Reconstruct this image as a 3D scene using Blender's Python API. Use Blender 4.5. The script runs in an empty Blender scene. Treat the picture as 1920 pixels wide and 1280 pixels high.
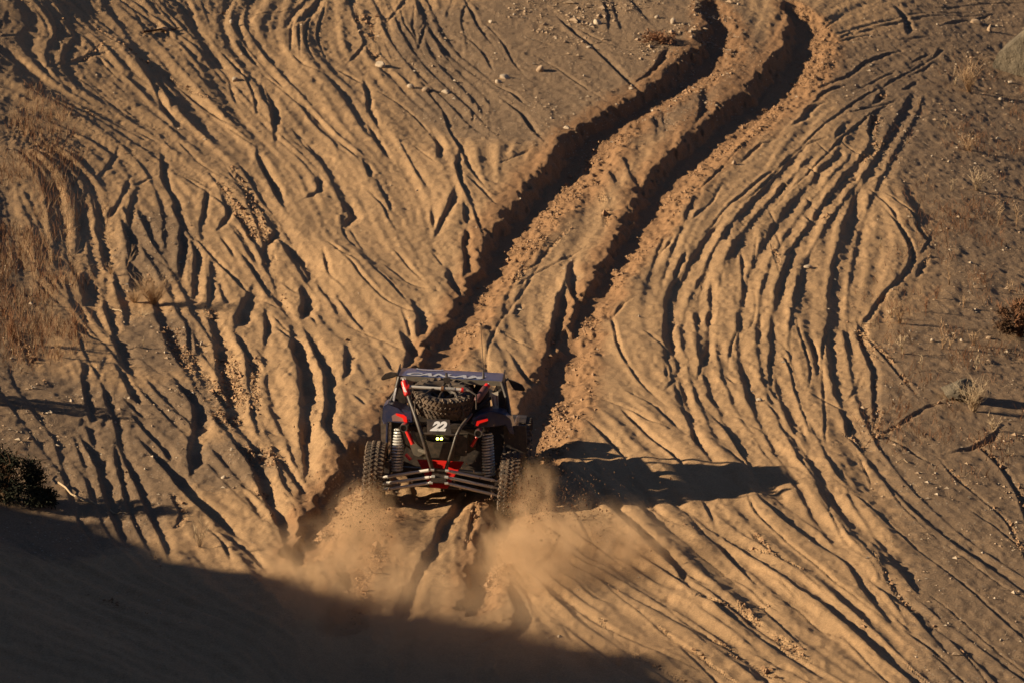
import bpy, bmesh, math, random
import numpy as np
from mathutils import Vector, Matrix, Euler
R = math.radians
scene = bpy.context.scene
col = scene.collection
# ---------------------------------------------------------------- camera
FPX = 8890.0; PITCH = R(13.0); CAM = Vector((0.81, -51.4, 13.82))
cd = bpy.data.cameras.new('camera'); cam = bpy.data.objects.new('camera', cd); col.objects.link(cam)
cd.sensor_width = 36; cd.lens = FPX/1920*36; cd.clip_start = 0.5; cd.clip_end = 3000
cam.location = CAM; cam.rotation_euler = (R(90)-PITCH, 0, 0)
cd.dof.use_dof = True; cd.dof.focus_distance = 53.5; cd.dof.aperture_fstop = 4.5
scene.camera = cam
# ---------------------------------------------------------------- light
SUN_EL = R(21.0); SUN_AZ = R(7.5)
w = bpy.data.worlds.new('World'); scene.world = w; w.use_nodes = True
nt = w.node_tree; bg = nt.nodes['Background']
sky = nt.nodes.new('ShaderNodeTexSky'); sky.sky_type = 'NISHITA'; sky.sun_disc = False
sky.sun_elevation = SUN_EL; sky.sun_rotation = R(-90)-SUN_AZ; sky.dust_density = 0.6; sky.air_density = 0.7; sky.altitude = 2500
nt.links.new(sky.outputs[0], bg.inputs[0]); bg.inputs[1].default_value = 0.05
ld = bpy.data.lights.new('sun', 'SUN'); ld.energy = 5.0; ld.angle = R(0.7); ld.color = (1.0, 0.80, 0.54)
sun = bpy.data.objects.new('sun', ld); col.objects.link(sun)
sun.rotation_euler = (0, -(R(90)-SUN_EL), SUN_AZ)      # light travels towards +X, a little +Y, and down
vs = scene.view_settings; vs.view_transform = 'Standard'; vs.look = 'None'; vs.exposure = 0.84; vs.gamma = 1
scene.cycles.use_denoising = True
scene.cycles.volume_bounces = 1; scene.cycles.volume_step_rate = 2.0; scene.cycles.max_bounces = 6
rng = np.random.default_rng(7); random.seed(11)
TAN = math.tan(SUN_EL)

def sstep(t): t = np.clip(t, 0, 1); return t*t*(3-2*t)
# ---------------------------------------------------------------- broad ground form
BND = [(0,955),(200,985),(330,1030),(530,1085),(760,1150),(900,1152),(1050,1195),(1200,1235),(1330,1290)]
def zbase(x, y):
    x = np.asarray(x, float); y = np.asarray(y, float)
    yy = np.clip(y-2, 0, None)
    z = np.where(yy < 45, 0.0025*yy**2, 0.0025*45**2 + 0.225*(yy-45))
    l = np.clip(-1.8-x, 0, 4.4); z = z + 0.5*0.055*l*l + 0.242*np.clip(-6.2-x, 0, 2.8)  # left side tilted away from the sun to darken that edge
    r = np.clip(x-3.0, 0, 5.5); z = z - 0.5*0.04*r*r - np.where(x > 8.5, 0.2*(np.minimum(x, 14)-8.5), 0)  # right side shaped to fall away from the sun and shade darker
    z = z - np.clip(0.010*(y-13), 0, 0.11)*(np.clip(x, -12, 0)+0.35*np.clip(x, 0, 9))  # twist added so the far ground turns from the sun and dims
    return z
sp, cp = math.sin(PITCH), math.cos(PITCH)
def unproj(px, py):
    """pixel of the photograph -> point on the broad ground form"""
    u = (px-960)/FPX; v = (640-py)/FPX
    d = np.array([u, cp + v*sp, -sp + v*cp])
    z = 0.0
    for _ in range(40):
        t = (z-CAM.z)/d[2]
        x = CAM.x + d[0]*t; y = CAM.y + d[1]*t
        z = z*0.4 + 0.6*float(zbase(x, y))
    return x, y, FPX/t
def proj(x, y, z):
    dx, dy, dz = x-CAM.x, y-CAM.y, z-CAM.z
    dep = dy*cp - dz*sp
    return 960+FPX*dx/dep, 640-FPX*(dz*cp+dy*sp)/dep
# ---------------------------------------------------------------- tracks in the sand
# each line: tile, [r]ough, shadow width, then points; tiles are 640 x 430 pixel windows enlarged 2.977 times
TRK = """
A 12 330,5 380,60 450,110 540,150
A 12 470,0 520,50
A 10 700,140 760,180
A 14 0,200 100,190 200,200 300,205 420,190
A 14 440,185 500,225 570,245
A 18 290,365 360,350 420,340 480,310 560,300
A 16 210,430 250,460 330,510 430,570
A 10 0,375 60,410 130,440
A 12 560,340 600,385 650,435
A 14 690,250 740,300
A 22 830,440 860,490 880,540 920,620 955,665
A 20 900,480 940,540 960,600
A 8 680,590 720,630 780,680 850,700 930,740
A 8 580,610 650,635
A 14 780,320 850,380 900,420
A 16 1030,510 1100,570 1180,630 1270,690
A 14 1280,340 1330,400 1380,445
A 20 1340,265 1370,300 1410,340
A 12 1650,345 1700,385 1740,405
A 22 1510,560 1520,640 1530,740
A 14 1280,460 1300,550
A 12 1370,450 1415,530 1430,620
A 12 1450,500 1470,560 1500,600
A 10 1560,500 1640,570 1720,640 1790,700 1850,760 1900,800
A 16 1740,640 1800,700 1850,750
A 10 1660,760 1700,820 1760,870 1810,895
A 10 1300,735 1370,790 1440,830
A 26 1440,880 1480,960 1520,1020 1545,1090
A 14 1370,970 1410,1040 1460,1110
A 26 910,930 905,1000 940,1060 980,1120 975,1180 1010,1240 1040,1280
Ar 10 740,870 800,890 860,900 960,930
Ar 10 860,855 940,885 1010,915
A 8 1010,970 1100,1010 1200,1090
A 14 1060,1010 1130,1060 1200,1110 1280,1180
A 20 1150,1080 1140,1150 1130,1220
A 22 1250,1130 1280,1190 1240,1250
A 18 640,860 600,920 550,970
A 14 430,955 500,980 570,1000
A 12 850,980 790,1010
A 14 700,1040 760,1060 820,1080
A 18 485,1000 470,1070 460,1140
A 18 700,1040 680,1100 640,1160 580,1220 560,1270
A 26 740,1100 725,1160 720,1230 725,1280
A 30 440,1170 445,1230 440,1280
A 12 230,735 300,750 380,760 480,755
A 8 0,735 100,745 180,755
A 10 300,640 380,655 440,680
Ar 10 510,730 570,770 650,800 700,825
A 10 910,780 940,820
A 12 1000,800 1050,850 1090,890
A 10 1110,910 1190,970
A 10 1180,990 1230,1060
A 26 1770,1010 1780,1060 1750,1080
A 8 1280,980 1350,1060 1400,1110
A 10 1400,1120 1490,1170 1540,1220 1600,1280
A 18 1490,1180 1530,1240 1550,1280
A 8 1640,100 1620,180 1620,250
A 8 1680,90 1660,180 1670,270
A 8 1740,80 1700,160 1700,250 1720,290
A 8 1800,70 1770,150 1770,230 1790,270
A 14 980,10 1030,70
A 8 1310,105 1400,95 1500,75 1610,55
Ar 12 520,290 440,330 380,350
A 12 0,370 110,430 210,500 320,560 460,600 560,650
A 10 350,380 480,460 600,560 700,640 800,690
B 14 690,10 730,80 760,150 810,210
B 12 690,200 760,260 800,310 830,370
B 10 850,180 900,240 930,300 970,370
B 16 890,490 950,520 990,560
B 20 960,600 1010,640 1050,710 1100,760
B 22 600,165 650,180
B 22 1290,180 1360,230 1430,290 1490,350 1540,400 1600,460
B 14 1350,180 1450,230 1530,260
B 10 1140,350 1230,400 1310,460 1390,510
B 10 1070,220 1130,240
B 10 1550,310 1600,325
B 20 1800,300 1760,360 1700,420 1670,440
B 8 110,60 160,110 200,170
B 10 190,10 220,70 250,110
B 12 340,10 300,60 260,110
B 12 160,200 120,250 70,310
B 10 240,240 270,300 290,350 330,420 380,480
B 8 330,60 350,140 400,200 440,280
B 10 400,80 390,150 420,220
B 14 470,130 440,200 430,260
B 8 500,70 440,150
B 18 130,480 145,540 150,590
B 16 150,610 190,680
B 18 170,730 200,790 230,830
B 8 180,500 260,540 340,590 400,640 460,700 510,760
B 20 520,760 550,810 545,860
B 14 350,840 400,930 440,1000
B 8 430,840 500,900
B 16 210,1040 250,1100 270,1150
B 14 500,540 560,600 590,680 600,730 640,790 680,850 700,910 720,950
B 16 640,900 650,980 670,1040 710,1110 750,1200
B 12 740,1020 790,1070 830,1110
B 10 920,890 980,865 1040,835 1080,820
B 24 620,1110 590,1170 560,1230 540,1270
B 16 500,1180 510,1240
B 24 690,1160 690,1220
B 14 0,810 60,860
B 20 140,930 150,970
B 36 20,1140 60,1190 40,1220
B 14 200,1110 240,1160 260,1220
B 18 0,410 60,440
B 8 560,370 650,400 750,430 850,465
C 10 760,190 800,140 850,110
C 10 880,210 980,150 1100,140 1180,130
C 22 1200,60 1240,110 1250,160
C 10 1380,40 1500,45 1600,25 1800,15 1900,10
C 16 1370,90 1450,110
C 14 1490,130 1560,110 1620,115
C 10 1640,110 1700,90
C 14 880,230 1000,190 1100,195 1180,205
C 14 1260,215 1330,205
C 16 860,450 930,420 1000,360 1080,320 1150,300
C 14 1400,260 1440,270 1420,300
C 10 1300,335 1350,310
C 18 740,550 780,510 850,490
C 22 640,680 670,660 700,600 720,590
C 10 1010,480 1070,450 1140,420
C 12 1310,400 1370,370
C 12 1240,490 1290,460
Cr 18 1080,560 1110,520
C 10 960,620 1030,600 1140,575
Cr 20 1040,760 1050,700 1070,640
C 14 860,760 890,720
C 12 640,850 690,800 740,790
C 10 780,830 830,870 920,910
C 8 890,800 930,830 980,860
Cr 24 980,900 1010,880 1060,830
C 18 860,1090 900,1030 950,1000
C 12 350,870 420,800 470,790
C 10 20,1260 80,1200 150,1140 180,1080
C 14 190,1230 240,1150 300,1110 360,1050 420,990
C 8 190,1040 260,1050 310,1040
C 20 530,1070 560,1010 590,1010
C 14 670,1070 700,1110 720,1140
Cr 18 690,1200 720,1240 760,1220
C 10 480,1180 510,1230 530,1280
C 14 1050,1070 1090,1100 1140,1150 1180,1210 1200,1270
C 10 1180,1130 1250,1180 1310,1250
C 14 700,930 740,960
C 8 430,1040 560,900 700,780 860,640 1000,540 1150,460 1300,380
C 8 560,1080 700,960 800,860 950,720 1080,610
C 8 150,1000 300,830 470,680 620,570 800,460
D 50 560,60 580,130 590,200
D 26 450,0 440,60 430,110
D 26 540,0 550,60
D 36 710,0 730,70 740,150
D 56 470,270 480,330 480,390
D 60 720,200 750,260 760,310
D 28 590,300 580,370 590,440 620,520 640,580 660,640
D 46 640,600 670,680 690,750 720,790
D 30 680,800 710,880 750,940
D 30 730,980 780,1030
D 34 770,1070 830,1140 880,1190 920,1230 950,1280
D 20 440,430 460,480 490,520
D 34 440,540 460,580 500,600 580,635
D 12 450,640 480,720 520,780 560,850 580,900
D 26 455,800 470,880 490,960 510,1040
D 24 490,1100 510,1170 530,1230 560,1280
D 26 590,940 620,1010 650,1080 660,1170 690,1250
D 28 1010,20 1020,90 1010,160 1000,250
D 30 1100,120 1095,200 1085,280 1080,370
D 30 1180,210 1180,290 1170,380
D 16 1040,0 1100,60 1160,130 1230,200 1300,270 1360,330 1420,370 1460,390
D 10 1460,420 1530,480 1600,560 1680,600
D 14 1250,80 1290,140
D 16 1320,0 1370,90 1400,160 1440,210
D 22 1390,200 1440,270 1480,330
D 34 1540,30 1470,80 1450,140 1490,200
D 12 1490,210 1550,270 1610,320 1650,345
D 42 1600,100 1640,150 1690,200 1720,260
D 44 1680,340 1700,380 1700,440
D 16 1720,450 1760,500
D 16 890,180 930,210
D 18 1045,530 1050,600 1055,680
D 16 1080,520 1090,600 1100,680
D 40 1090,740 1110,800 1130,860
D 26 1190,480 1200,560 1210,640
Dr 50 1200,600 1220,700 1230,800 1260,880 1290,960 1310,1030
Dr 30 1330,600 1370,680 1400,760
D 40 1400,740 1420,800
Dr 30 1400,960 1410,1050 1440,1130
D 50 1060,930 1100,1000 1090,1100 1070,1200 1080,1280
Dr 50 1250,960 1290,1060 1350,1140 1420,1200 1460,1280
D 46 1380,370 1350,440 1330,510
D 24 1480,460 1490,560 1470,640
D 16 1570,560 1610,600 1680,630
D 22 1220,300 1240,380
D 50 1640,650 1670,740 1690,820 1700,920 1690,1020 1700,1120 1700,1220 1700,1280
D 36 1750,640 1780,720 1820,800 1830,900 1830,1000 1810,1100 1830,1160
D 30 1500,1110 1540,1130
D 26 1520,1180 1560,1230 1590,1280
D 10 880,960 950,1000 1030,1050
D 14 1810,170 1840,260 1880,300
D 10 1860,110 1900,150
M 12 60,210 100,280 170,340 250,400 330,430 400,460
M 10 210,260 270,320 330,370
M 14 280,230 330,270 380,310 440,325
M 12 330,150 380,220 420,260
M 36 420,440 440,500 430,560
M 12 350,480 370,540 380,590
M 40 350,610 380,660 370,730
M 8 80,540 150,580 230,610 300,650
Mr 26 20,680 30,740 20,790
M 24 240,700 270,750
M 40 590,240 610,300 640,340
M 28 680,100 700,170 680,240
M 20 700,20 690,80
M 14 120,870 160,880 240,870
M 20 90,930 110,950
M 10 10,0 20,40 60,90
M 10 60,20 100,90
M 14 0,150 40,170
M 14 0,400 60,470 120,540
M 10 530,150 550,190
Mr 12 1190,70 1140,120 1080,200
M 36 1270,210 1270,300 1290,370
M 46 1220,380 1210,450 1190,540 1180,620
M 14 990,430 970,460
M 10 950,610 1010,640 1060,660
M 18 960,720 1000,800 1040,850
Mr 18 1170,640 1140,730 1110,800
M 12 1520,540 1530,620 1560,700 1620,790 1680,870
M 30 1820,340 1810,420 1820,520 1820,600 1850,700 1890,780
M 14 1730,610 1780,650 1830,700
M 24 1890,840 1900,920
M 14 1540,970 1620,1010 1700,1060 1750,1080
M 14 1680,950 1750,980 1800,1030 1850,1080
M 20 1600,1040 1680,1110 1750,1170 1820,1220 1870,1270
M 24 1430,1110 1500,1170 1560,1230
M 14 1530,460 1560,420 1600,400
M 14 1780,140 1830,80
M 14 1810,780 1810,820
M 18 1860,240 1880,200 1905,170
M 10 1000,300 1100,230 1200,180 1300,120
M 10 800,700 850,560 940,440 1040,300
E 14 520,0 530,70
Er 12 500,130 520,190
E 30 150,340 150,430 140,540 130,650 110,740
E 14 320,120 330,180 330,260 340,330
E 12 575,270 545,340 535,400
E 20 680,10 640,60 600,120
E 16 1210,0 1250,60 1280,130 1270,200 1220,270 1160,325 1110,370 1070,430 1030,490 1000,530
Er 24 990,550 980,590 1010,670 1030,730 1060,790
Er 20 1060,790 1060,870 1060,950 1075,1040
E 14 1310,0 1340,40
E 8 1380,50 1350,110
Er 18 1340,190 1310,240
E 14 990,820 960,880 930,930
E 22 490,700 480,780 490,850
E 20 490,880 510,920
E 12 550,640 590,690
E 14 560,700 600,770 620,850 640,930 660,1000 680,1030
E 20 660,1110 690,1190 710,1260
E 16 430,480 430,560 430,620
E 16 720,640 740,700 750,760
E 14 100,780 120,820 150,850
E 26 0,870 30,1000 50,1100 70,1180
E 14 150,970 230,1000 320,1040 380,1080 440,1120 480,1160
E 20 160,1020 220,1080 270,1150 310,1220 350,1280
E 10 240,1080 330,1110 410,1160 480,1220 550,1280
E 14 780,940 840,980 910,1020 960,1060
E 8 960,1060 1040,1110
E 20 500,990 540,1050
E 20 600,1150 630,1200
E 26 920,1070 920,1130
Er 16 1150,1120 1240,1060 1330,1000 1400,970 1480,970
E 16 1140,1160 1210,1200 1290,1250 1340,1280
Er 18 960,1190 1000,1240
Er 22 1540,1230 1620,1210 1700,1180 1740,1130
E 14 1360,790 1430,780 1500,775
Er 14 1060,640 1110,690 1150,740 1240,850
E 10 1730,750 1860,745
E 18 250,820 280,850
E 8 270,840 360,870 440,880
E 8 60,350 50,400 70,440
E 8 20,480 60,520
E 10 900,60 870,200 850,360 800,560 770,700 780,860 790,1060 790,1200
E 8 640,300 620,420 640,560 690,700 720,800
E 8 400,120 380,280 410,420 380,560
E 8 900,560 930,700 950,800
E 10 300,560 260,680 250,760
F 40 530,20 550,90 580,180 610,280 640,380 670,440
Fr 24 650,30 670,110 690,200 710,280 740,360 780,440
F 34 700,40 750,130 790,220 820,300 860,390 900,460
F 50 890,40 960,110 1020,190 1080,260 1160,320 1220,370
Fr 20 980,280 1010,340 1000,380
F 14 1200,460 1240,500 1270,560
F 24 1270,470 1340,510 1400,560 1440,600
F 56 1400,30 1430,100 1470,180 1500,260 1540,330 1560,400
F 30 1390,250 1440,330
F 40 1560,20 1610,90 1650,150 1680,190
F 30 1700,20 1700,90 1700,150
F 14 1580,210 1620,270 1640,300
Fr 16 1360,180 1390,200
F 14 0,520 100,560 230,610 330,650
F 14 600,740 740,780 880,800 1000,860 1100,880
F 16 680,950 760,955 850,950
F 14 200,1140 300,1165
F 14 680,1010 760,1060 830,1090
F 14 500,800 620,850 700,930
G 44 630,310 570,380 540,460 490,540 450,610 400,700 350,800 320,870
Gr 18 740,330 720,400 700,480
G 38 1420,210 1480,280 1560,340 1640,420 1720,490 1800,550 1880,640
G 20 1060,650 1130,710 1210,770 1300,850 1390,920 1480,970 1580,1020 1660,1060
G 20 1290,540 1380,590 1450,620 1530,660
G 14 1370,430 1440,510 1540,590 1620,670 1700,740 1780,820 1860,890 1905,930
Gr 16 1540,1040 1600,1110 1700,1170 1800,1230
G 24 1200,480 1160,540 1090,610
G 22 830,960 930,950 1040,920 1150,920 1250,960
G 22 800,1050 900,1010 1000,1000 1100,990
G 14 1300,690 1350,740 1400,790 1450,810
G 14 1690,230 1750,300 1830,360
Gr 12 1400,650 1480,720 1560,800 1640,860 1720,930 1830,1020 1900,1080
G 16 1220,950 1260,1010
H 20 690,10 720,80 750,160 790,230 810,290
H 16 810,310 850,390 890,480 940,550
H 22 920,590 980,640 1040,690
H 14 1040,720 1100,790 1150,860 1200,930 1260,980
H 20 1290,1020 1360,1070 1430,1130
H 14 1420,1140 1490,1200 1570,1280
H 20 120,270 160,340 190,420
H 20 220,500 260,560 310,620 360,670
H 12 320,700 380,740 430,790 480,830
H 14 440,830 500,900 560,960 620,1030
H 12 490,0 560,50 640,110 710,160
H 12 560,240 640,310 720,370 800,430
H 10 380,290 460,370 550,460 650,550 750,630 850,720 950,790
Hr 14 380,440 440,500
H 8 430,640 520,690 590,750
H 8 580,820 660,870 740,950 830,1000 920,1040
H 14 920,1040 990,1110 1060,1180 1130,1260
H 8 1000,1080 1100,1140 1200,1200 1270,1260
Hr 10 480,560 560,600 660,650 760,750 860,840 960,920 1050,1000
H 10 1160,610 1230,670 1310,740 1400,800 1500,880 1600,970 1700,1060 1800,1140 1900,1220
H 12 910,200 1000,260 1080,330 1160,400 1250,480 1340,560 1430,620 1520,690 1600,760 1690,830
H 16 1690,840 1780,920 1850,980 1905,1030
H 10 890,110 920,180
H 10 980,10 1010,70 1040,130
H 14 1060,10 1100,80 1140,150
H 12 1140,170 1190,250 1240,310 1300,360 1350,410
Hr 12 1490,110 1560,170 1640,230 1710,290 1780,350 1830,410
Hr 20 1720,20 1780,80 1830,160 1880,240 1905,330
H 8 1380,400 1470,450 1560,500 1650,570 1740,630 1830,690 1905,740
Hr 10 1500,530 1600,600 1700,680 1800,750 1905,810
Hr 10 1640,340 1740,400 1850,500
H 24 0,640 60,690 120,730
Hr 28 160,830 250,860 340,850
Hr 32 350,920 420,980 490,1020 560,1060
H 30 0,920 80,980 150,1030
Hr 20 380,1170 450,1200 520,1200
Hr 16 250,1090 340,1150 400,1180
H 14 0,1100 60,1160 130,1220 200,1280
Hr 14 650,1160 740,1220 850,1280
H 8 0,290 60,360 130,440 200,500
H 8 0,460 90,540 180,610 270,680
Hr 10 1180,780 1280,870 1380,950 1480,1020 1560,1110 1640,1200 1700,1280
H 12 280,0 340,50 380,100
"""
TILE = dict(A=(0,0),B=(640,0),C=(1280,0),D=(0,430),M=(640,430),E=(1280,430),F=(0,850),G=(640,850),H=(1280,850))
# the two fresh wheel ruts: pixel points with shadow width
RUT_L = [(1325,8,26),(1342,45,34),(1335,85,46),(1295,130,56),(1235,168,52),(1175,205,50),(1115,240,55),(1078,288,64),(1035,335,66),(990,385,60),(948,435,54),(918,488,48),(895,535,36),(870,580,40),(842,622,42),(815,665,40),(775,722,40),(728,790,44),(690,842,46),(655,880,46),(618,930,46),(585,985,44),(560,1040,40)]
RUT_R = [(1478,10,26),(1502,35,36),(1503,70,46),(1480,115,56),(1432,165,60),(1375,215,60),(1310,268,58),(1258,312,54),(1222,370,48),(1190,430,44),(1155,480,38),(1120,535,34),(1090,590,34),(1062,640,40),(1040,695,50),(1015,755,64),(995,805,60),(968,875,50),(945,955,48),(925,1010,44),(898,1080,40),(878,1140,34)]
RUT_W = [(697,960,34),(672,1030,34),(650,1110,30),(630,1180,30)]

XC = np.arange(-8.6, 10.3, 0.0165); YC = np.arange(-8.2, 33.0, 0.041)
def ext(c, far=420.0):
    out = []; d = 0.05; v = c
    while v < far:
        d = min(d*1.12, 0.22) if v-c < 11 else d*1.16
        v += d; out.append(v)
    return out
xr = ext(XC[-1]); xl = ext(-XC[0]); yr = ext(YC[-1]); yl = ext(-YC[0])
XS = np.concatenate([-np.array(xl)[::-1], XC, xr]); YS = np.concatenate([-np.array(yl)[::-1], YC, yr])
nxl, nyl = len(xl), len(yl); NX, NY = len(XC), len(YC)

def wmat(c, wl):
    t = (c-c[0])/wl; i = np.floor(t).astype(int); f = sstep(t-i); n = i.max()+2
    W = np.zeros((len(c), n), np.float32); a = np.arange(len(c)); W[a, i] = 1-f; W[a, i+1] = f
    return W
def vn(wx, wy=None):
    """value noise on the fine grid, unit-ish variance"""
    wy = wy or wx
    a = wmat(XC, wx); b = wmat(YC, wy)
    return (b @ rng.standard_normal((b.shape[1], a.shape[1])).astype(np.float32) @ a.T)*1.4
nB = vn(0.9, 1.6); nM = vn(0.33, 0.5); nS = vn(0.12, 0.17); nF = vn(0.05, 0.09); nL = vn(3.0, 4.0)
ragged = 0.014*nM + 0.012*nS + 0.008*nF
neg = np.zeros((NY, NX), np.float32); pos = np.zeros((NY, NX), np.float32)
fresh = np.zeros((NY, NX), np.float32); rough = np.zeros((NY, NX), np.float32)
flow = []          # (x, y, cos2a, sin2a)

def prof_track(u):
    c = 0.34*sstep((u+2.8)/2.2)
    drop = -1.34*sstep((u+0.6)/0.75)
    rise = 1.1*sstep((u-0.15)/2.5)
    out = -0.10*sstep((u-2.0)/1.4)
    return c+drop+rise+out
def prof_rut(u):
    c = 0.14*sstep((u+1.6)/1.1)
    drop = -1.14*sstep((u+0.60)/0.46)
    rise = 1.04*sstep((u-0.2)/1.35)
    out = -0.04*sstep((u-1.6)/1.0)
    return c+drop+rise+out
def smooth(P, n=2):
    for _ in range(n):
        Q = [P[0]]
        for a, b in zip(P[:-1], P[1:]):
            Q.append(tuple(0.75*i+0.25*j for i, j in zip(a, b))); Q.append(tuple(0.25*i+0.75*j for i, j in zip(a, b)))
        Q.append(P[-1]); P = Q
    return P
STROKES = []
def carve(P, kind='t', rg=False, k=1.0):
    """P: [(x, y, width)] in metres"""
    if kind == 't':                     # let every track run out gently at both ends
        tl = sum(math.hypot(b[0]-a[0], b[1]-a[1]) for a, b in zip(P[:-1], P[1:]))
        def outw(a, b):
            l_ = math.hypot(b[0]-a[0], b[1]-a[1])+1e-6; e = min(1.6, 0.25+0.45*tl)
            jx = rng.normal(0, 0.08)
            return (b[0]+(b[0]-a[0])/l_*e+jx*e, b[1]+(b[1]-a[1])/l_*e, b[2]*0.35)
        P = [outw(P[1], P[0])]+P+[outw(P[-2], P[-1])]
    P = smooth(P)
    wmax = max(p[2] for p in P); reach = wmax*(3.4 if kind == 't' else 2.2)+0.08
    xs = [p[0] for p in P]; ys = [p[1] for p in P]
    i0, i1 = np.searchsorted(XC, [min(xs)-reach, max(xs)+reach]); j0, j1 = np.searchsorted(YC, [min(ys)-reach-.2, max(ys)+reach+.2])
    if i1-i0 < 3 or j1-j0 < 3: return
    D = np.full((j1-j0, i1-i0), 1e3, np.float32); S = np.zeros_like(D); W = np.ones_like(D); T = np.zeros_like(D)
    L = [0]
    for a, b in zip(P[:-1], P[1:]): L.append(L[-1]+math.hypot(b[0]-a[0], b[1]-a[1]))
    for q, (a, b) in enumerate(zip(P[:-1], P[1:])):
        dx, dy = b[0]-a[0], b[1]-a[1]; ll = math.hypot(dx, dy)
        if ll < 1e-5: continue
        dx /= ll; dy /= ll
        n = (dy, -dx) if dy >= 0 else (-dy, dx)
        flow.append(((a[0]+b[0])/2, (a[1]+b[1])/2, dx*dx-dy*dy, 2*dx*dy))
        u0, u1 = np.searchsorted(XC, [min(a[0], b[0])-reach, max(a[0], b[0])+reach])
        v0, v1 = np.searchsorted(YC, [min(a[1], b[1])-reach, max(a[1], b[1])+reach])
        u0 = max(u0, i0); u1 = min(u1, i1); v0 = max(v0, j0); v1 = min(v1, j1)
        if u1 <= u0 or v1 <= v0: continue
        X = XC[None, u0:u1]-a[0]; Y = YC[v0:v1, None]-a[1]
        t = np.clip(X*dx+Y*dy, 0, ll); ex = X-t*dx; ey = Y-t*dy
        d = np.sqrt(ex*ex+ey*ey); sl = (slice(v0-j0, v1-j0), slice(u0-i0, u1-i0))
        m = d < D[sl]
        s = np.where(X*n[0]+Y*n[1] >= 0, d, -d)
        fac = max(0.35, abs(dy))
        D[sl] = np.where(m, d, D[sl]); S[sl] = np.where(m, s, S[sl])
        W[sl] = np.where(m, (a[2]+(b[2]-a[2])*t/ll)*fac, W[sl]); T[sl] = np.where(m, L[q]+t, T[sl])
    sub = (slice(j0, j1), slice(i0, i1))
    rag = ragged[sub]
    amp = 0.55 if kind == 't' else 1.5
    u = (S + rag*np.clip(W/0.10, 0.25, 1.3)*amp*(1.5 if rg else 1.0))/W
    p = prof_track(u) if kind == 't' else prof_rut(u)
    tot = L[-1]; xm = P[len(P)//2][0]; slk = min(1.0, max(0.45, 1-1.6*0.055*max(0, -1.8-xm)))
    if kind == 't':
        e = min(0.4*tot, 1.6); env = sstep(T/e)*sstep((tot-T)/e)
        dep = np.maximum(0.66*W, 0.016)*k*env*slk*(1+0.22*np.clip(nM[sub], -1.5, 1.5))
    else:
        dep = 0.345*W*k
    end = np.clip(1-(D-np.abs(S)), 0, 1)
    h = p*dep*sstep(1.35-np.clip(D/reach, 0, 1.35)/1.0)
    h = np.where(D < 1e2, h, 0)
    neg[sub] = np.minimum(neg[sub], h); pos[sub] = np.maximum(pos[sub], h)
    if kind == 'r':
        fresh[sub] = np.maximum(fresh[sub], sstep((1.9-np.abs(u-0.2))/1.0)*(D < 1e2))
    if rg or kind == 'r':
        c0 = 0.9 if kind == 't' else 0.8
        rough[sub] = np.maximum(rough[sub], (1.0 if kind == 't' else 0.6)*sstep(((1.5 if kind == 't' else 0.8)-np.abs(u-c0))/0.6)*(D < 1e2))
    STROKES.append((P, rg, kind))
for line in TRK.strip().splitlines():
    f = line.split(); ox, oy = TILE[f[0][0]]; wz = float(f[1]); P = []
    for q in f[2:]:
        a, b = q.split(','); x, y, s = unproj(ox+float(a)/2.977, oy+float(b)/2.977)
        P.append((x, y, wz/2.977/s))
    carve(P, 't', 'r' in f[0])
# long sweeping tyre tracks down the right-hand side
LONG = [[(1640,270),(1560,360),(1480,480),(1445,600),(1452,720),(1500,830),(1560,940),(1640,1060),(1740,1180)],
 [(1560,300),(1480,380),(1405,500),(1382,620),(1400,740),(1460,860),(1540,990),(1640,1130)],
 [(1480,300),(1390,400),(1318,500),(1302,620),(1330,740),(1400,850)],
 [(1700,200),(1640,300),(1590,400),(1560,520),(1552,640),(1572,760),(1640,880),(1750,990),(1900,1090)],
 [(1350,420),(1275,520),(1242,600),(1250,680),(1290,790)],
 [(1050,1000),(1180,1080),(1320,1170),(1440,1270)], [(1300,960),(1430,1050),(1580,1160),(1700,1270)], [(1420,930),(1560,1040),(1720,1150),(1860,1260)]]
for RP in LONG:
    Q = [(lambda q: (q[0], q[1], 0.10))(unproj(a, b)) for a, b in RP]
    carve(Q, 't', False, 0.42); carve([(a+.24, b, c*.8) for a, b, c in Q], 't', False, 0.3)
for RP in (RUT_L, RUT_R, RUT_W):
    carve([(lambda q: (q[0], q[1], 1.12*w_/q[2]))(unproj(a, b)) for a, b, w_ in RP], 'r', False, 1.0 if RP is not RUT_W else 0.6)

RUTS_M = [[unproj(a, b)[:2] for a, b, _ in RP] for RP in (RUT_L, RUT_R)]
def inside_rut(x, y):
    for RP in RUTS_M:
        for a, b in zip(RP[:-1], RP[1:]):
            if min(a[1], b[1])-.1 <= y <= max(a[1], b[1])+.1:
                t = 0 if abs(b[1]-a[1]) < 1e-6 else (y-a[1])/(b[1]-a[1])
                if abs(a[0]+(b[0]-a[0])*t-x) < .42: return True
    return False
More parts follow.
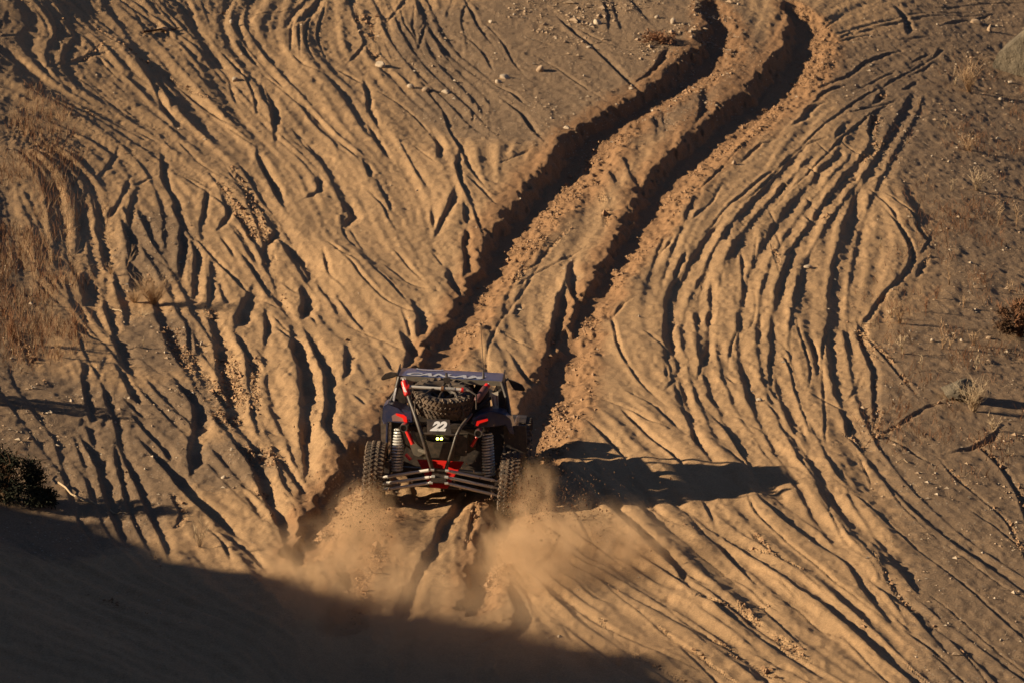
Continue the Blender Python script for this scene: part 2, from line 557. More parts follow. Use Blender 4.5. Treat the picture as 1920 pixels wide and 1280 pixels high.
# ---- flow-aligned fine tracks (line integral of noise along the local track direction)
fl = np.array(flow, np.float32)
gx = np.arange(XC[0], XC[-1]+0.3, 0.3); gy = np.arange(YC[0], YC[-1]+0.5, 0.5)
GX, GY = np.meshgrid(gx, gy); c2 = np.zeros(GX.shape, np.float32); s2 = np.zeros_like(c2)
for q in range(0, len(fl), 200):
    b = fl[q:q+200]; d2 = (GX[..., None]-b[:, 0])**2+((GY[..., None]-b[:, 1])*0.6)**2+0.05
    wgt = (d2+0.12)**-1.35; c2 += (wgt*b[:, 2]).sum(-1); s2 += (wgt*b[:, 3]).sum(-1)
nn = np.sqrt(c2*c2+s2*s2)+1e-9; c2 /= nn; s2 /= nn
def up(G):
    fx = (XC-gx[0])/0.3; fy = (YC-gy[0])/0.5; i = np.floor(fx).astype(int); j = np.floor(fy).astype(int)
    i = np.clip(i, 0, len(gx)-2); j = np.clip(j, 0, len(gy)-2); tx = (fx-i)[None]; ty = (fy-j)[:, None]
    return ((G[j][:, i]*(1-tx)+G[j][:, i+1]*tx)*(1-ty)+(G[j+1][:, i]*(1-tx)+G[j+1][:, i+1]*tx)*ty).astype(np.float32)
C2 = up(c2); S2 = up(s2); ang = 0.5*np.arctan2(S2, C2)
dxx = np.cos(ang); dyy = np.sin(ang); sg = np.where(dyy < 0, -1, 1); dxx *= sg; dyy *= sg
def lic(src, half, step):
    acc = src.copy(); J0, I0 = np.meshgrid(np.arange(NY, dtype=np.float32), np.arange(NX, dtype=np.float32), indexing='ij')
    n = int(half/step)
    for sgn in (1, -1):
        J = J0.copy(); I = I0.copy()
        for _ in range(n):
            ji = np.clip(J, 0, NY-1).astype(np.int32); ii = np.clip(I, 0, NX-1).astype(np.int32)
            I += sgn*step*dxx[ji, ii]/0.0165; J += sgn*step*dyy[ji, ii]/0.041
            acc += src[np.clip(J, 0, NY-1).astype(np.int32), np.clip(I, 0, NX-1).astype(np.int32)]
    return acc/acc.std()
def blur(A, n):
    for _ in range(n):
        A = (A+np.roll(A, 1, 0)+np.roll(A, -1, 0))/3; A = (A+np.roll(A, 1, 1)+np.roll(A, -1, 1))/3
    return A
strC = blur(lic(vn(0.42, 0.42), 2.6, 0.14), 3)
strA = blur(lic(vn(0.17, 0.17), 2.2, 0.10), 1); strB = lic(vn(0.08, 0.08), 1.2, 0.08)
# single tyre lines that follow, and sometimes cross, the general run of the tracks
nF0 = len(flow); tr = random.Random(5)
for _ in range(170):
    x = tr.uniform(XC[0]+1, XC[-1]-1.5); y = tr.uniform(YC[0], YC[-1]-1)
    if x > 4.9+0.07*y or x < -5.0-0.1*y: continue
    if x > 2.0 and tr.random() < .7: continue
    if 0.9 < x < 3.0 and 0.3 < y < 8 and tr.random() < .75: continue        # smooth sand thrown out beside the right rut
    off = tr.gauss(0, .09); n_ = tr.randint(12, 38); W_ = tr.choice((.04, .06, .08, .11)); P = []
    for k in range(n_):
        i = int((x-XC[0])/0.0165); j = int((y-YC[0])/0.041)
        if not (0 <= i < NX and 0 <= j < NY): break
        if inside_rut(x, y): break
        P.append((x, y, W_)); a_ = math.atan2(float(dyy[j, i]), float(dxx[j, i]))+off; x += .28*math.cos(a_); y += .28*math.sin(a_)
    if len(P) < 4: continue
    kk = tr.uniform(.3, .6); carve(P, 't', tr.random() < .15, kk)
    if tr.random() < .6:
        d_ = tr.choice((.13, .2, .26)); carve([(a+d_, b, c) for a, b, c in P], 't', False, kk)

XX, YY = np.meshgrid(XC, YC)
def region(pts_px, soft):
    """soft mask from circles (px, py, radius in metres, depth stretch)"""
    M = np.zeros((NY, NX), np.float32)
    for a, b, r_, st in pts_px:
        x, y, s = unproj(a, b); d = np.sqrt((XX-x)**2+((YY-y)/st)**2)
        M = np.maximum(M, sstep((r_+soft-d)/soft))
    return M
side_r = sstep((XX-(4.55+0.075*YY+0.5*nL))/1.3)            # untouched ground on the right
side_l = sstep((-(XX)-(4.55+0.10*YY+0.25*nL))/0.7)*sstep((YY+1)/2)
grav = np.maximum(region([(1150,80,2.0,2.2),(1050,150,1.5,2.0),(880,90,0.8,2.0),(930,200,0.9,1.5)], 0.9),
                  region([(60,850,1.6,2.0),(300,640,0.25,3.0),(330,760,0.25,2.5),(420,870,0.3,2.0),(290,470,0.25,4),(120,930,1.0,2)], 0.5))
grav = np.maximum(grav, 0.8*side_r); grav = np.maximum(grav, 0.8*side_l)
calm = np.clip(1-0.85*np.maximum(side_r, np.maximum(side_l, grav)), 0.1, 1)
inrut = np.clip(-neg/0.10, 0, 1); rough *= np.clip(.45+.7*nM+.5*nB, .05, 1)
Z = (zbase(XX, YY)-0.16*np.exp(-((YY-3.0)/1.2)**2-((XX-0.15)/1.15)**4)).astype(np.float32)
Hf = neg + pos*np.clip(1+neg/0.05, 0, 1)
Hf += calm*(0.013*strC*np.clip(1+0.5*nB,0,2) + 0.0085*strA*np.clip(1+0.5*nL,0.2,2) + 0.0042*strB)*(1-0.6*inrut) + 0.012*nB*calm
Hf += 0.0030*nS + 0.0022*nF
clod = np.abs(vn(0.07, 0.10))*0.7+np.abs(vn(0.045, 0.07))*0.45
Hf += rough*(clod-0.6)*0.012 + (1-calm)*0.0012*nS + (1-calm)*0.004*nM
# tread ripple across the wide tracks on the left
tre = region([(210,620,0.28,6),(235,750,0.3,5),(260,860,0.3,4),(350,540,0.2,5),(300,480,0.2,4),(215,480,0.3,4),(310,860,0.3,4)], 0.25)*calm
Hf += tre*0.006*np.sin(YY*2*math.pi/0.19+1.5*nM+XX*3)
Z += Hf
# ---- hillside beyond the left edge of the picture: it throws the large shadow over the foreground
bp = [unproj(a, b) for a, b in BND]
by = np.array([p[1]-(p[0]+16)*math.tan(SUN_AZ) for p in bp][::-1]+[-0.6, 4.0, 28.0, 90]); bh = np.array([(p[0]+15.9)*TAN/math.cos(SUN_AZ)+float(zbase(p[0],p[1]))-float(zbase(-16,p[1]))+0.05 for p in bp][::-1]+[2.9, 1.2, 0.2, 0.2])
by = np.concatenate([[-90, -24, -17, -12.5], by]); bh = np.concatenate([[30, 26, 14.0, 9.5], bh])  # tall bluff added towards the camera, out of view, to block skylight
def hill(x, y):
    x = np.asarray(x, float); y = np.asarray(y, float)
    y = y-(x+16)*math.tan(SUN_AZ)          # follow the direction of the light
    H = np.interp(y, by, bh) + 0.08*np.sin(y*2.1)+0.05*np.sin(y*5.3+1)
    t = np.clip((-7.0-x)/9.0, 0, 1); f = t**1.7
    return H*f+0.32*np.clip(-17-x, 0, 110)+0.27*np.clip(-15.5-y, 0, 70)+0.5*np.clip(x-16, 0, 40)*sstep((-9-y)/10)  # added unseen slopes at left, camera side and right cut off skylight
GXX, GYY = np.meshgrid(XS, YS)
ZF = (zbase(GXX, GYY)+hill(GXX, GYY)).astype(np.float32)
ZF += np.where((GXX < -16) | (GYY > 40) | (GXX > 14), 0.25*np.sin(GXX*0.31+GYY*0.17)*np.sin(GYY*0.23), 0)
ZF[nyl:nyl+NY, nxl:nxl+NX] = Z + hill(XX, YY)
def gz(x, y):
    i = np.searchsorted(XS, x)-1; j = np.searchsorted(YS, y)-1
    tx = (x-XS[i])/(XS[i+1]-XS[i]); ty = (y-YS[j])/(YS[j+1]-YS[j])
    return float((ZF[j, i]*(1-tx)+ZF[j, i+1]*tx)*(1-ty)+(ZF[j+1, i]*(1-tx)+ZF[j+1, i+1]*tx)*ty)
def gzv(x, y):
    i = np.clip(np.searchsorted(XS, x)-1, 0, len(XS)-2); j = np.clip(np.searchsorted(YS, y)-1, 0, len(YS)-2)
    tx = (x-XS[i])/(XS[i+1]-XS[i]); ty = (y-YS[j])/(YS[j+1]-YS[j])
    return (ZF[j, i]*(1-tx)+ZF[j, i+1]*tx)*(1-ty)+(ZF[j+1, i]*(1-tx)+ZF[j+1, i+1]*tx)*ty
def tag(o, label=None, cat=None, group=None, kind=None):
    if label: o['label'] = label
    if cat: o['category'] = cat
    if group: o['group'] = group
    if kind: o['kind'] = kind
    return o
def raw_mesh(name, V, F4, smooth_=True):
    me = bpy.data.meshes.new(name); V = np.asarray(V, np.float32); F4 = np.asarray(F4, np.int32); k = F4.shape[1]
    me.vertices.add(len(V)); me.vertices.foreach_set('co', V.ravel())
    me.loops.add(F4.size); me.loops.foreach_set('vertex_index', F4.ravel())
    me.polygons.add(len(F4)); me.polygons.foreach_set('loop_start', np.arange(0, F4.size, k, dtype=np.int32))
    me.polygons.foreach_set('loop_total', np.full(len(F4), k, np.int32))
    me.polygons.foreach_set('use_smooth', np.full(len(F4), smooth_, bool))
    me.update(calc_edges=True); return me
n_x, n_y = len(XS), len(YS)
V = np.stack([GXX, GYY, ZF], -1).reshape(-1, 3)
ii, jj = np.meshgrid(np.arange(n_x-1), np.arange(n_y-1)); b0 = (jj*n_x+ii).ravel()
gm = raw_mesh('ground', V, np.stack([b0, b0+1, b0+1+n_x, b0+n_x], -1))
att = gm.color_attributes.new('soil', 'FLOAT_COLOR', 'POINT')
A = np.zeros((n_y, n_x, 4), np.float32); A[..., 3] = 1; A[..., 1] = 0.7
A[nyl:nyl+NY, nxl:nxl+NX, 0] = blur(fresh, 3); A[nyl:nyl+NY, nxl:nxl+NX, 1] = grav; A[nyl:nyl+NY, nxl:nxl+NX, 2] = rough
att.data.foreach_set('color', A.ravel())

# ---------------------------------------------------------------- material helpers
class NT:
    def __init__(s, name):
        s.m = bpy.data.materials.new(name); s.m.use_nodes = True; s.t = s.m.node_tree; s.p = s.t.nodes['Principled BSDF']
    def n(s, typ, **kw):
        nd = s.t.nodes.new(typ)
        for k, v in kw.items():
            if hasattr(nd, k): setattr(nd, k, v)
            else: nd.inputs[k.replace('_', ' ')].default_value = v
        return nd
    def l(s, a, b): s.t.links.new(a, b)
    def mix(s, fac, a, b, mode='MIX'):
        m = s.t.nodes.new('ShaderNodeMix'); m.data_type = 'RGBA'; m.blend_type = mode
        for i, v in ((0, fac), (6, a), (7, b)):
            if hasattr(v, 'links') or hasattr(v, 'is_linked'): s.l(v, m.inputs[i])
            else: m.inputs[i].default_value = v if i == 0 else (*v, 1)[:4]
        return m.outputs[2]
    def ramp(s, src, a, b, va=0, vb=1):
        r = s.n('ShaderNodeMapRange'); r.clamp = True
        s.l(src, r.inputs[0]); r.inputs[1].default_value = a; r.inputs[2].default_value = b
        r.inputs[3].default_value = va; r.inputs[4].default_value = vb; return r.outputs[0]
    def math(s, op, a, b=0.0):
        m = s.n('ShaderNodeMath', operation=op)
        for i, v in enumerate((a, b)):
            if hasattr(v, 'is_linked'): s.l(v, m.inputs[i])
            else: m.inputs[i].default_value = v
        return m.outputs[0]
def sand():
    g = NT('sand'); geo = g.n('ShaderNodeNewGeometry'); P = geo.outputs['Position']
    at = g.n('ShaderNodeVertexColor', layer_name='soil'); sep = g.n('ShaderNodeSeparateColor'); g.l(at.outputs[0], sep.inputs[0])
    def noise(sc, det=4, rough_=0.6):
        q = g.n('ShaderNodeTexNoise'); q.inputs['Scale'].default_value = sc; q.inputs['Detail'].default_value = det
        q.inputs['Roughness'].default_value = rough_; g.l(P, q.inputs['Vector']); return q.outputs[0]
    n1 = noise(0.9); n2 = noise(6, 6, 0.7); n3 = noise(45, 5, 0.75); n4 = noise(140, 3, 0.7)
    c = g.mix(g.ramp(n1, 0.38, 0.62), (0.442, 0.281, 0.153), (0.385, 0.248, 0.136))
    c = g.mix(g.ramp(n2, 0.42, 0.62), c, (0.40, 0.254, 0.137))
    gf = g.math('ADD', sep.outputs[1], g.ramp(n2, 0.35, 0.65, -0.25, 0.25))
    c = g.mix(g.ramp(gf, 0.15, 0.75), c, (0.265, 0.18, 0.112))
    c = g.mix(g.ramp(sep.outputs[0], 0.1, 0.9, 0, 0.8), c, (0.27, 0.148, 0.075))
    sp_ = g.ramp(n3, 0.35, 0.7, 0.70, 1.22); sv = g.n('ShaderNodeVectorMath', operation='SCALE'); g.l(c, sv.inputs[0]); g.l(sp_, sv.inputs[3])
    # small pale pebbles lying in the gravelly patches
    vo = g.n('ShaderNodeTexVoronoi', feature='F1'); vo.inputs['Scale'].default_value = 16; g.l(P, vo.inputs['Vector'])
    pk = g.math('MULTIPLY', g.ramp(vo.outputs['Distance'], 0.16, 0.20, 1, 0), g.ramp(vo.outputs['Color'], 0.62, 0.66))
    pk = g.math('MULTIPLY', pk, g.ramp(gf, 0.2, 0.7, 0.04, 1))
    cc = g.mix(pk, sv.outputs[0], (0.42, 0.35, 0.27)); g.l(cc, g.p.inputs['Base Color'])
    g.p.inputs['Roughness'].default_value = 0.95; g.p.inputs['Specular IOR Level'].default_value = 0.15
    b = g.n('ShaderNodeBump'); b.inputs['Strength'].default_value = 1.0; b.inputs['Distance'].default_value = 0.016
    h = g.math('ADD', g.math('MULTIPLY', n3, g.ramp(gf, 0, 1, 0.55, 1.5)), g.math('MULTIPLY', n4, 0.35))
    h = g.math('ADD', h, g.math('MULTIPLY', pk, 0.9))
    vo2 = g.n('ShaderNodeTexVoronoi', feature='F1'); vo2.inputs['Scale'].default_value = 28; g.l(P, vo2.inputs['Vector'])
    h = g.math('ADD', h, g.math('MULTIPLY', g.math('MULTIPLY', vo2.outputs['Distance'], sep.outputs[2]), -1.6))
    g.l(h, b.inputs['Height']); g.l(b.outputs[0], g.p.inputs['Normal'])
    return g.m
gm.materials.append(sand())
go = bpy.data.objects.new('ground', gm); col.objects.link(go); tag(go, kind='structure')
# ---------------------------------------------------------------- mesh builder
class MB:
    def __init__(s): s.v = []; s.f = []
    def add(s, V, F):
        n = len(s.v); s.v += [tuple(v) for v in V]; s.f += [tuple(i+n for i in f) for f in F]; return s
    def box(s, c, h, rot=None, tp=1.0):
        m = rot or Matrix(); c = Vector(c); V = []
        for z in (-1, 1):
            k = tp if z > 0 else 1
            for x, y in ((-1,-1),(1,-1),(1,1),(-1,1)): V.append(c+(m @ Vector((x*h[0]*k, y*h[1]*k, z*h[2]))))
        return s.add(V, [(3,2,1,0),(4,5,6,7),(0,1,5,4),(1,2,6,5),(2,3,7,6),(3,0,4,7)])
    def tube(s, P, r, n=10, closed=False):
        P = [Vector(p) for p in P]; rr = r if isinstance(r, (list, tuple)) else [r]*len(P)
        V = []; F = []; N = None
        for i, p in enumerate(P):
            a = P[i-1] if i else (P[-1] if closed else P[0]); b = P[(i+1) % len(P)] if (i < len(P)-1 or closed) else P[-1]
            t = (b-a).normalized() if (b-a).length > 1e-9 else Vector((0,0,1))
            if N is None: N = t.orthogonal().normalized()
            N = (N-t*N.dot(t)).normalized(); B = t.cross(N)
            for k in range(n):
                a_ = 2*math.pi*k/n; V.append(p+(N*math.cos(a_)+B*math.sin(a_))*rr[i])
        m = len(P)
        for i in range(m if closed else m-1):
            for k in range(n):
                F.append((i*n+k, i*n+(k+1) % n, ((i+1) % m)*n+(k+1) % n, ((i+1) % m)*n+k))
        if not closed: F.append(tuple(range(n))[::-1]); F.append(tuple((m-1)*n+k for k in range(n)))
        return s.add(V, F)
    def lathe(s, prof, c=(0,0,0), rot=None, n=40):
        """prof: (axial, radius); axis = local X"""
        m = rot or Matrix(); c = Vector(c); V = []; F = []
        for a, r_ in prof:
            for k in range(n):
                t = 2*math.pi*k/n; V.append(c+(m @ Vector((a, r_*math.cos(t), r_*math.sin(t)))))
        q = len(prof)
        for i in range(q-1):
            for k in range(n): F.append((i*n+k, i*n+(k+1) % n, (i+1)*n+(k+1) % n, (i+1)*n+k))
        return s.add(V, F)
    def plate(s, pts, t):
        """polygon (3-D, convex-ish order) thickened by vector t"""
        n = len(pts); t = Vector(t); V = [Vector(p) for p in pts]+[Vector(p)+t for p in pts]
        return s.add(V, [tuple(range(n))[::-1], tuple(range(n, 2*n))]+[(i, (i+1) % n, (i+1) % n+n, i+n) for i in range(n)])
    def build(s, name, mat, parent=None, smooth_=True, bev=0.0, label=None):
        me = bpy.data.meshes.new(name); me.from_pydata([tuple(v) for v in s.v], [], s.f)
        bm = bmesh.new(); bm.from_mesh(me); bmesh.ops.recalc_face_normals(bm, faces=bm.faces)
        if bev: bmesh.ops.bevel(bm, geom=[e for e in bm.edges if len(e.link_faces) == 2 and e.calc_face_angle() > 0.6], offset=bev, segments=2, affect='EDGES', clamp_overlap=True)
        bm.to_mesh(me); bm.free()
        me.materials.append(mat)
        if smooth_:
            me.shade_smooth(); me.set_sharp_from_angle(angle=R(38))
        o = bpy.data.objects.new(name, me); col.objects.link(o)
        if parent: o.parent = parent
        if label: o['label'] = label
        return o
def mat(name, c, rough=0.5, metal=0.0, dust=0.25, coat=0.0, emit=None, sc=14):
    g = NT(name); co = g.n('ShaderNodeTexCoord'); P = co.outputs['Object']
    q = g.n('ShaderNodeTexNoise'); q.inputs['Scale'].default_value = sc; q.inputs['Detail'].default_value = 6; q.inputs['Roughness'].default_value = 0.7; g.l(P, q.inputs['Vector'])
    f = g.ramp(q.outputs[0], 0.40, 0.72, 0.35*dust, min(1, 1.6*dust))
    cc = g.mix(f, c, (0.30, 0.20, 0.13)); g.l(cc, g.p.inputs['Base Color'])
    g.l(g.ramp(f, 0, 1, rough, 0.95), g.p.inputs['Roughness']); g.l(g.ramp(f, 0, 0.7, metal, 0), g.p.inputs['Metallic'])
    g.p.inputs['Coat Weight'].default_value = coat
    if emit: g.p.inputs['Emission Color'].default_value = (*emit[0], 1); g.p.inputs['Emission Strength'].default_value = emit[1]
    return g.m
M_blk = mat('black_plastic', (0.012, 0.012, 0.014), 0.45, 0, 0.16)
M_navy = mat('navy_paint', (0.02, 0.035, 0.10), 0.28, 0, 0.12, 0.6)
M_roof = mat('roof_paint', (0.03, 0.065, 0.22), 0.35, 0, 0.02, 0.3)
M_red = mat('red_paint', (0.62, 0.012, 0.01), 0.35, 0, 0.06, 0.3)
M_rub = mat('tyre_rubber', (0.022, 0.021, 0.020), 0.85, 0, 0.38, sc=9)
M_pew = mat('pewter_tube', (0.60, 0.57, 0.53), 0.42, 0.15, 0.12)
M_chr = mat('spring_steel', (0.72, 0.71, 0.68), 0.30, 0.45, 0.03)
M_alu = mat('cast_alloy', (0.16, 0.155, 0.13), 0.5, 0.5, 0.3)
M_fab = mat('seat_fabric', (0.015, 0.015, 0.016), 0.9, 0, 0.1)
M_wht = mat('white_vinyl', (0.78, 0.78, 0.80), 0.5, 0, 0.04)
M_gry = mat('grey_vinyl', (0.42, 0.44, 0.50), 0.5, 0, 0.06)
M_bge = mat('sticker_beige', (0.50, 0.44, 0.36), 0.6, 0, 0.15)
M_lens = mat('tail_lens', (0.60, 0.01, 0.01), 0.15, 0, 0.04, 0.8, ((1.0, 0.02, 0.01), 0.35))
M_clr = mat('clear_lens', (0.35, 0.22, 0.20), 0.12, 0, 0.15, 0.8)
M_led = mat('lamp_lens', (0.9, 0.9, 0.2), 0.3, 0, 0.0, 0, ((0.85, 1.0, 0.10), 9.0))
M_org = mat('brass_clamp', (0.45, 0.22, 0.10), 0.35, 0.6, 0.1)

# ---------------------------------------------------------------- the buggy
VM = Matrix.Translation((0.0, 0.35, -0.09)) @ Matrix.Rotation(R(-3.0), 4, 'Z') @ Matrix.Rotation(R(-7.0), 4, 'X') @ Matrix.Rotation(R(3.5), 4, 'Y')
def L(px, py, Y):
    """where in the buggy's own frame, at depth Y, the point seen at (px, py) of the photograph is"""
    X, Z = 0.0, 1.0
    def pr(X, Z): q = VM @ Vector((X, Y, Z)); return proj(q.x, q.y, q.z)
    for _ in range(6):
        a, b = pr(X, Z); ax, ay = pr(X+.01, Z); bx, by_ = pr(X, Z+.01)
        J = np.array([[(ax-a)/.01, (bx-a)/.01], [(ay-b)/.01, (by_-b)/.01]]); d = np.linalg.solve(J, [px-a, py-b]); X += d[0]; Z += d[1]
    return Vector((X, Y, Z))
car = bpy.data.objects.new('off_road_buggy', None); col.objects.link(car); car.matrix_world = VM; car.empty_display_size = 0.3
tag(car, 'black and red side-by-side desert racing buggy number 22 driving away up the sandy ruts', 'off-road buggy')

def tyre(W=0.215, Rr=0.372, rim=0.19, name='tyre', parent=None, lugs=44, rimname='rim'):
    """axis = X, centred on origin"""
    h = W/2; b = MB()
    prof = [(-h*.72, rim), (-h*.86, rim+.02), (-h, rim+.07), (-h*1.0, Rr-.075), (-h*.93, Rr-.035), (-h*.80, Rr-.018), (0, Rr-.012),
            (h*.80, Rr-.018), (h*.93, Rr-.035), (h, Rr-.075), (h, rim+.07), (h*.86, rim+.02), (h*.72, rim), (-h*.72, rim)]
    b.lathe(prof, n=56)
    for k in range(lugs):
        for row, (x, tw, ln, off) in enumerate(((-h*.78, 0.4, .026, 0), (-h*.27, 0.8, .026, .35), (h*.27, -0.8, .026, .85), (h*.78, -0.4, .026, .5))):
            t = 2*math.pi*(k+off)/lugs; ro = Rr-.011 if abs(x) < h*.5 else Rr-.024
            m = Matrix.Rotation(t, 4, 'X') @ Matrix.Rotation(tw, 4, 'Z')
            c = Matrix.Rotation(t, 4, 'X') @ Vector((x, 0, ro))
            b.box(c, (ln if abs(x) < h*.5 else .030, .0125, .012), m, 0.8)
            if abs(x) > h*.5 and k % 2 == 0:
                sx = h if x > 0 else -h
                b.box(Matrix.Rotation(t, 4, 'X') @ Vector((sx*.985, 0, Rr-.065)), (.010, .016, .030), m)
    return b.build(name, M_rub, parent)
def rim_mesh(rim=0.19, W=0.215, parent=None, m=None):
    b = MB(); h = W/2
    b.lathe([(-h*.75, rim+.012), (-h*.75, rim-.012), (-h*.5, rim-.03), (h*.5, rim-.03), (h*.75, rim-.012), (h*.75, rim+.012)], n=40)
    b.lathe([(h*.1, .001), (h*.1, .055), (-h*.25, .06), (-h*.25, .001)], n=20)
    for k in range(7):
        t = 2*math.pi*k/7; d = Vector((0, math.cos(t), math.sin(t)))
        b.tube([d*.045, d*(rim-.02)+Vector((h*.25, 0, 0))], [.022, .016], 8)
    return b.build('rim', m or M_blk, parent)
def wheel(pos, camber=0):
    e = bpy.data.objects.new('wheel', None); col.objects.link(e); e.parent = car; e.location = pos; e.rotation_euler = (0, camber, 0)
    return e
t0 = None
WR = 0.372
for X, Y, cz in ((-0.765, 0.0, 0.0), (0.765, 0.0, 0.0), (-0.75, 2.55, 0.09), (0.75, 2.55, 0.09)):
    if t0 is None:
        e = wheel((X, Y, WR+cz)); t0 = tyre(parent=e); r0 = rim_mesh(parent=e)
    else:
        e = wheel((X, Y, WR+cz))
        for src in (t0, r0):
            c = src.copy(); col.objects.link(c); c.parent = e; c.rotation_euler = (1.1*X, 0, math.pi if X > 0 else 0)
# body tub, bonnet, doors
b = MB()
b.plate([(-.62, .45, .42), (.62, .45, .42), (.66, .5, 1.0), (-.66, .5, 1.0)], (0, .03, 0))
b.box((0, 1.45, .36), (.60, 1.05, .05))
b.build('body', M_blk, car, bev=.01)
for sx in (-1, 1):
    b = MB()
    b.plate([(sx*.66, .42, .40), (sx*.70, 1.9, .36), (sx*.71, 1.95, .92), (sx*.70, .95, .90), (sx*.68, .42, 1.03)], (sx*.03, 0, 0))
    b.build('door', M_navy, car, bev=.012)
    # tall dark rear quarter panels that frame the cab
    b = MB()
b = MB(); b.plate([(-.55, 1.95, .92), (.55, 1.95, .92), (.45, 2.9, .72), (-.45, 2.9, .72)], (0, 0, -.10)); b.build('bonnet', M_navy, car, bev=.02)
for sx in (-1, 1):
    b = MB(); pts = []
    for k in range(9):
        t = k/8*2.2-0.1; pts.append((2.56+.42*math.cos(t), .40+.42*math.sin(t)))
    for (a, c), (a2, c2_) in zip(pts[:-1], pts[1:]): b.plate([(sx*.60, a, c), (sx*.80, a, c), (sx*.80, a2, c2_), (sx*.60, a2, c2_)], (0, 0, .02))
    b.build('front_fender', M_blk, car)
# roof / rear wing (blue)
Yr, Yf = 0.32, 1.15
A1, A2 = L(747, 703, Yr), L(941, 714, Yr); B1, B2 = L(752, 688.5, Yf), L(944, 699, Yf)
up_ = Vector((0, 0, 1))
b = MB(); NN = 10; rows = []
for j in range(NN+1):
    v = j/NN; a = A1.lerp(B1, v); c = A2.lerp(B2, v); crown = 0.018*math.sin(v*math.pi)
    rows.append([a.lerp(c, u/12)+up_*(crown*(1-(abs(u/6-1))**4)) for u in range(13)])
Vv = [p for r_ in rows for p in r_]; Ff = [(j*13+i, j*13+i+1, (j+1)*13+i+1, (j+1)*13+i) for j in range(NN) for i in range(12)]
b.add(Vv, Ff); b.add([p-up_*.02 for p in Vv], [f[::-1] for f in Ff])
wing = b.build('roof', M_roof, car)
def on_roof(u, v):
    a = A1.lerp(B1, v); c = A2.lerp(B2, v); return a.lerp(c, u)+up_*(0.018*math.sin(v*math.pi)*(1-abs(2*u-1)**4)+.008)
b = MB(); b.plate([A1-up_*.055, A2-up_*.055, A2+up_*.0, A1+up_*.0], (0, -.012, 0)); b.build('rear_lip', M_alu, wing)
b = MB()
for P_ in ((A1, B1), (A2, B2)):
    s_ = -1 if P_[0] is A1 else 1
    b.plate([P_[0]+Vector((s_*.006, -.03, .015)), P_[1]+Vector((s_*.006, .05, .04)), P_[1]+Vector((s_*.006, .02, -.06)), P_[0]+Vector((s_*.006, -.02, -.11))], (s_*.014, 0, 0))
b.build('end_plate', M_blk, wing, bev=.004)
def text_mesh(txt, name, matr, parent, size=1.0, shear=0.0, bold=0.0):
    """lettering as a mesh laid by matr(u, v) -> point; u along 0..1 of the word, v of its height"""
    cu = bpy.data.curves.new(name, 'FONT'); cu.body = txt; cu.size = 1; cu.shear = shear; cu.offset = bold; cu.resolution_u = 3
    to = bpy.data.objects.new(name, cu); col.objects.link(to); bpy.context.view_layer.update()
    dg = bpy.context.evaluated_depsgraph_get(); me = bpy.data.meshes.new_from_object(to.evaluated_get(dg)); bpy.data.objects.remove(to)
    xs = [v.co.x for v in me.vertices]; ys = [v.co.y for v in me.vertices]; x0, x1, y0, y1 = min(xs), max(xs), min(ys), max(ys)
    for v in me.vertices: v.co = matr((v.co.x-x0)/(x1-x0), (v.co.y-y0)/(y1-y0))
    o = bpy.data.objects.new(name, me); col.objects.link(o); o.parent = parent; me.materials.clear(); return o
t = text_mesh('CAN-AM', 'lettering', lambda u, v: on_roof(.075+.77*u, .015+.27*v), wing, shear=0.35, bold=0.045); t.data.materials.append(mat('faded_white', (.50, .50, .54), .5, 0, .05))
b = MB(); n_ = 40
for k in range(n_):
    t1, t2 = math.pi*(0.85+1.3*k/n_), math.pi*(0.85+1.3*(k+1)/n_)
    def el(t, g): return on_roof(.285+.135*math.cos(t)*g, .80+.24*math.sin(t)*g)
    wd = .28*math.sin(math.pi*(k+.5)/n_)+.05
    b.add([el(t1, 1), el(t2, 1), el(t2, 1-wd), el(t1, 1-wd)], [(0, 1, 2, 3)])
b.build('roof_emblem', M_gry, wing, smooth_=False)
# cage
b = MB()
for a, c, d in ((L(749,706,.30), L(741,737,.25), L(722,770,.15)), (L(941,716,.30), L(951,748,.25), L(957,792,.15))):
    b.tube([a, c, d], .024, 10)
b.tube([L(749,708,.35), L(941,718,.35)], .022, 10)
for s_ in (0, 1):
    f_ = [B1, B2][s_]-up_*.03; sx = (-1, 1)[s_]
    b.tube([[A1, A2][s_]-up_*.03, f_, Vector((sx*.62, 1.9, .95))], .022, 10)
b.tube([B1-up_*.03, B2-up_*.03], .022, 10)
b.tube([L(747,720,.30), L(800,770,.25)], .018, 8); b.tube([L(941,730,.30), L(880,775,.25)], .018, 8)
b.build('roll_cage', M_blk, car)
# side quarter panels with stickers
for s_, pts in ((-1, [(746,716),(742,745),(728,764),(744,790),(764,792),(760,745),(752,716)]), (1, [(930,722),(943,718),(950,745),(956,780),(946,788),(938,772),(925,760),(921,740)])):
    b = MB(); b.plate([L(x, y, .30+.10*(i % 2)) for i, (x, y) in enumerate(pts)], (0, .02, 0)); q = b.build('quarter_panel', M_blk, car)
    if s_ < 0:
        b = MB(); b.plate([L(741,727,.20), L(744,726,.20), L(739,752,.18), L(736,749,.18)], (0, .004, 0)); b.build('race_sticker', M_wht, q, label='thin white sticker on the left cab side')
    else:
        P4 = [L(920,737,.20), L(934,733,.20), L(935,765,.18), L(925,769,.18)]
        b = MB(); b.plate(P4, (0, .004, 0)); st = b.build('race_sticker', M_bge, q, label='pale number sticker on the right cab side')
        f4 = lambda u, v: (P4[3].lerp(P4[2], .15+.7*u)).lerp(P4[0].lerp(P4[1], .15+.7*u), .2+.6*v)+Vector((0, -.004, 0))
        t = text_mesh('11', 'digits', f4, st, bold=.02); t.data.materials.append(mat('sticker_ink', (.16, .05, .05), .6))
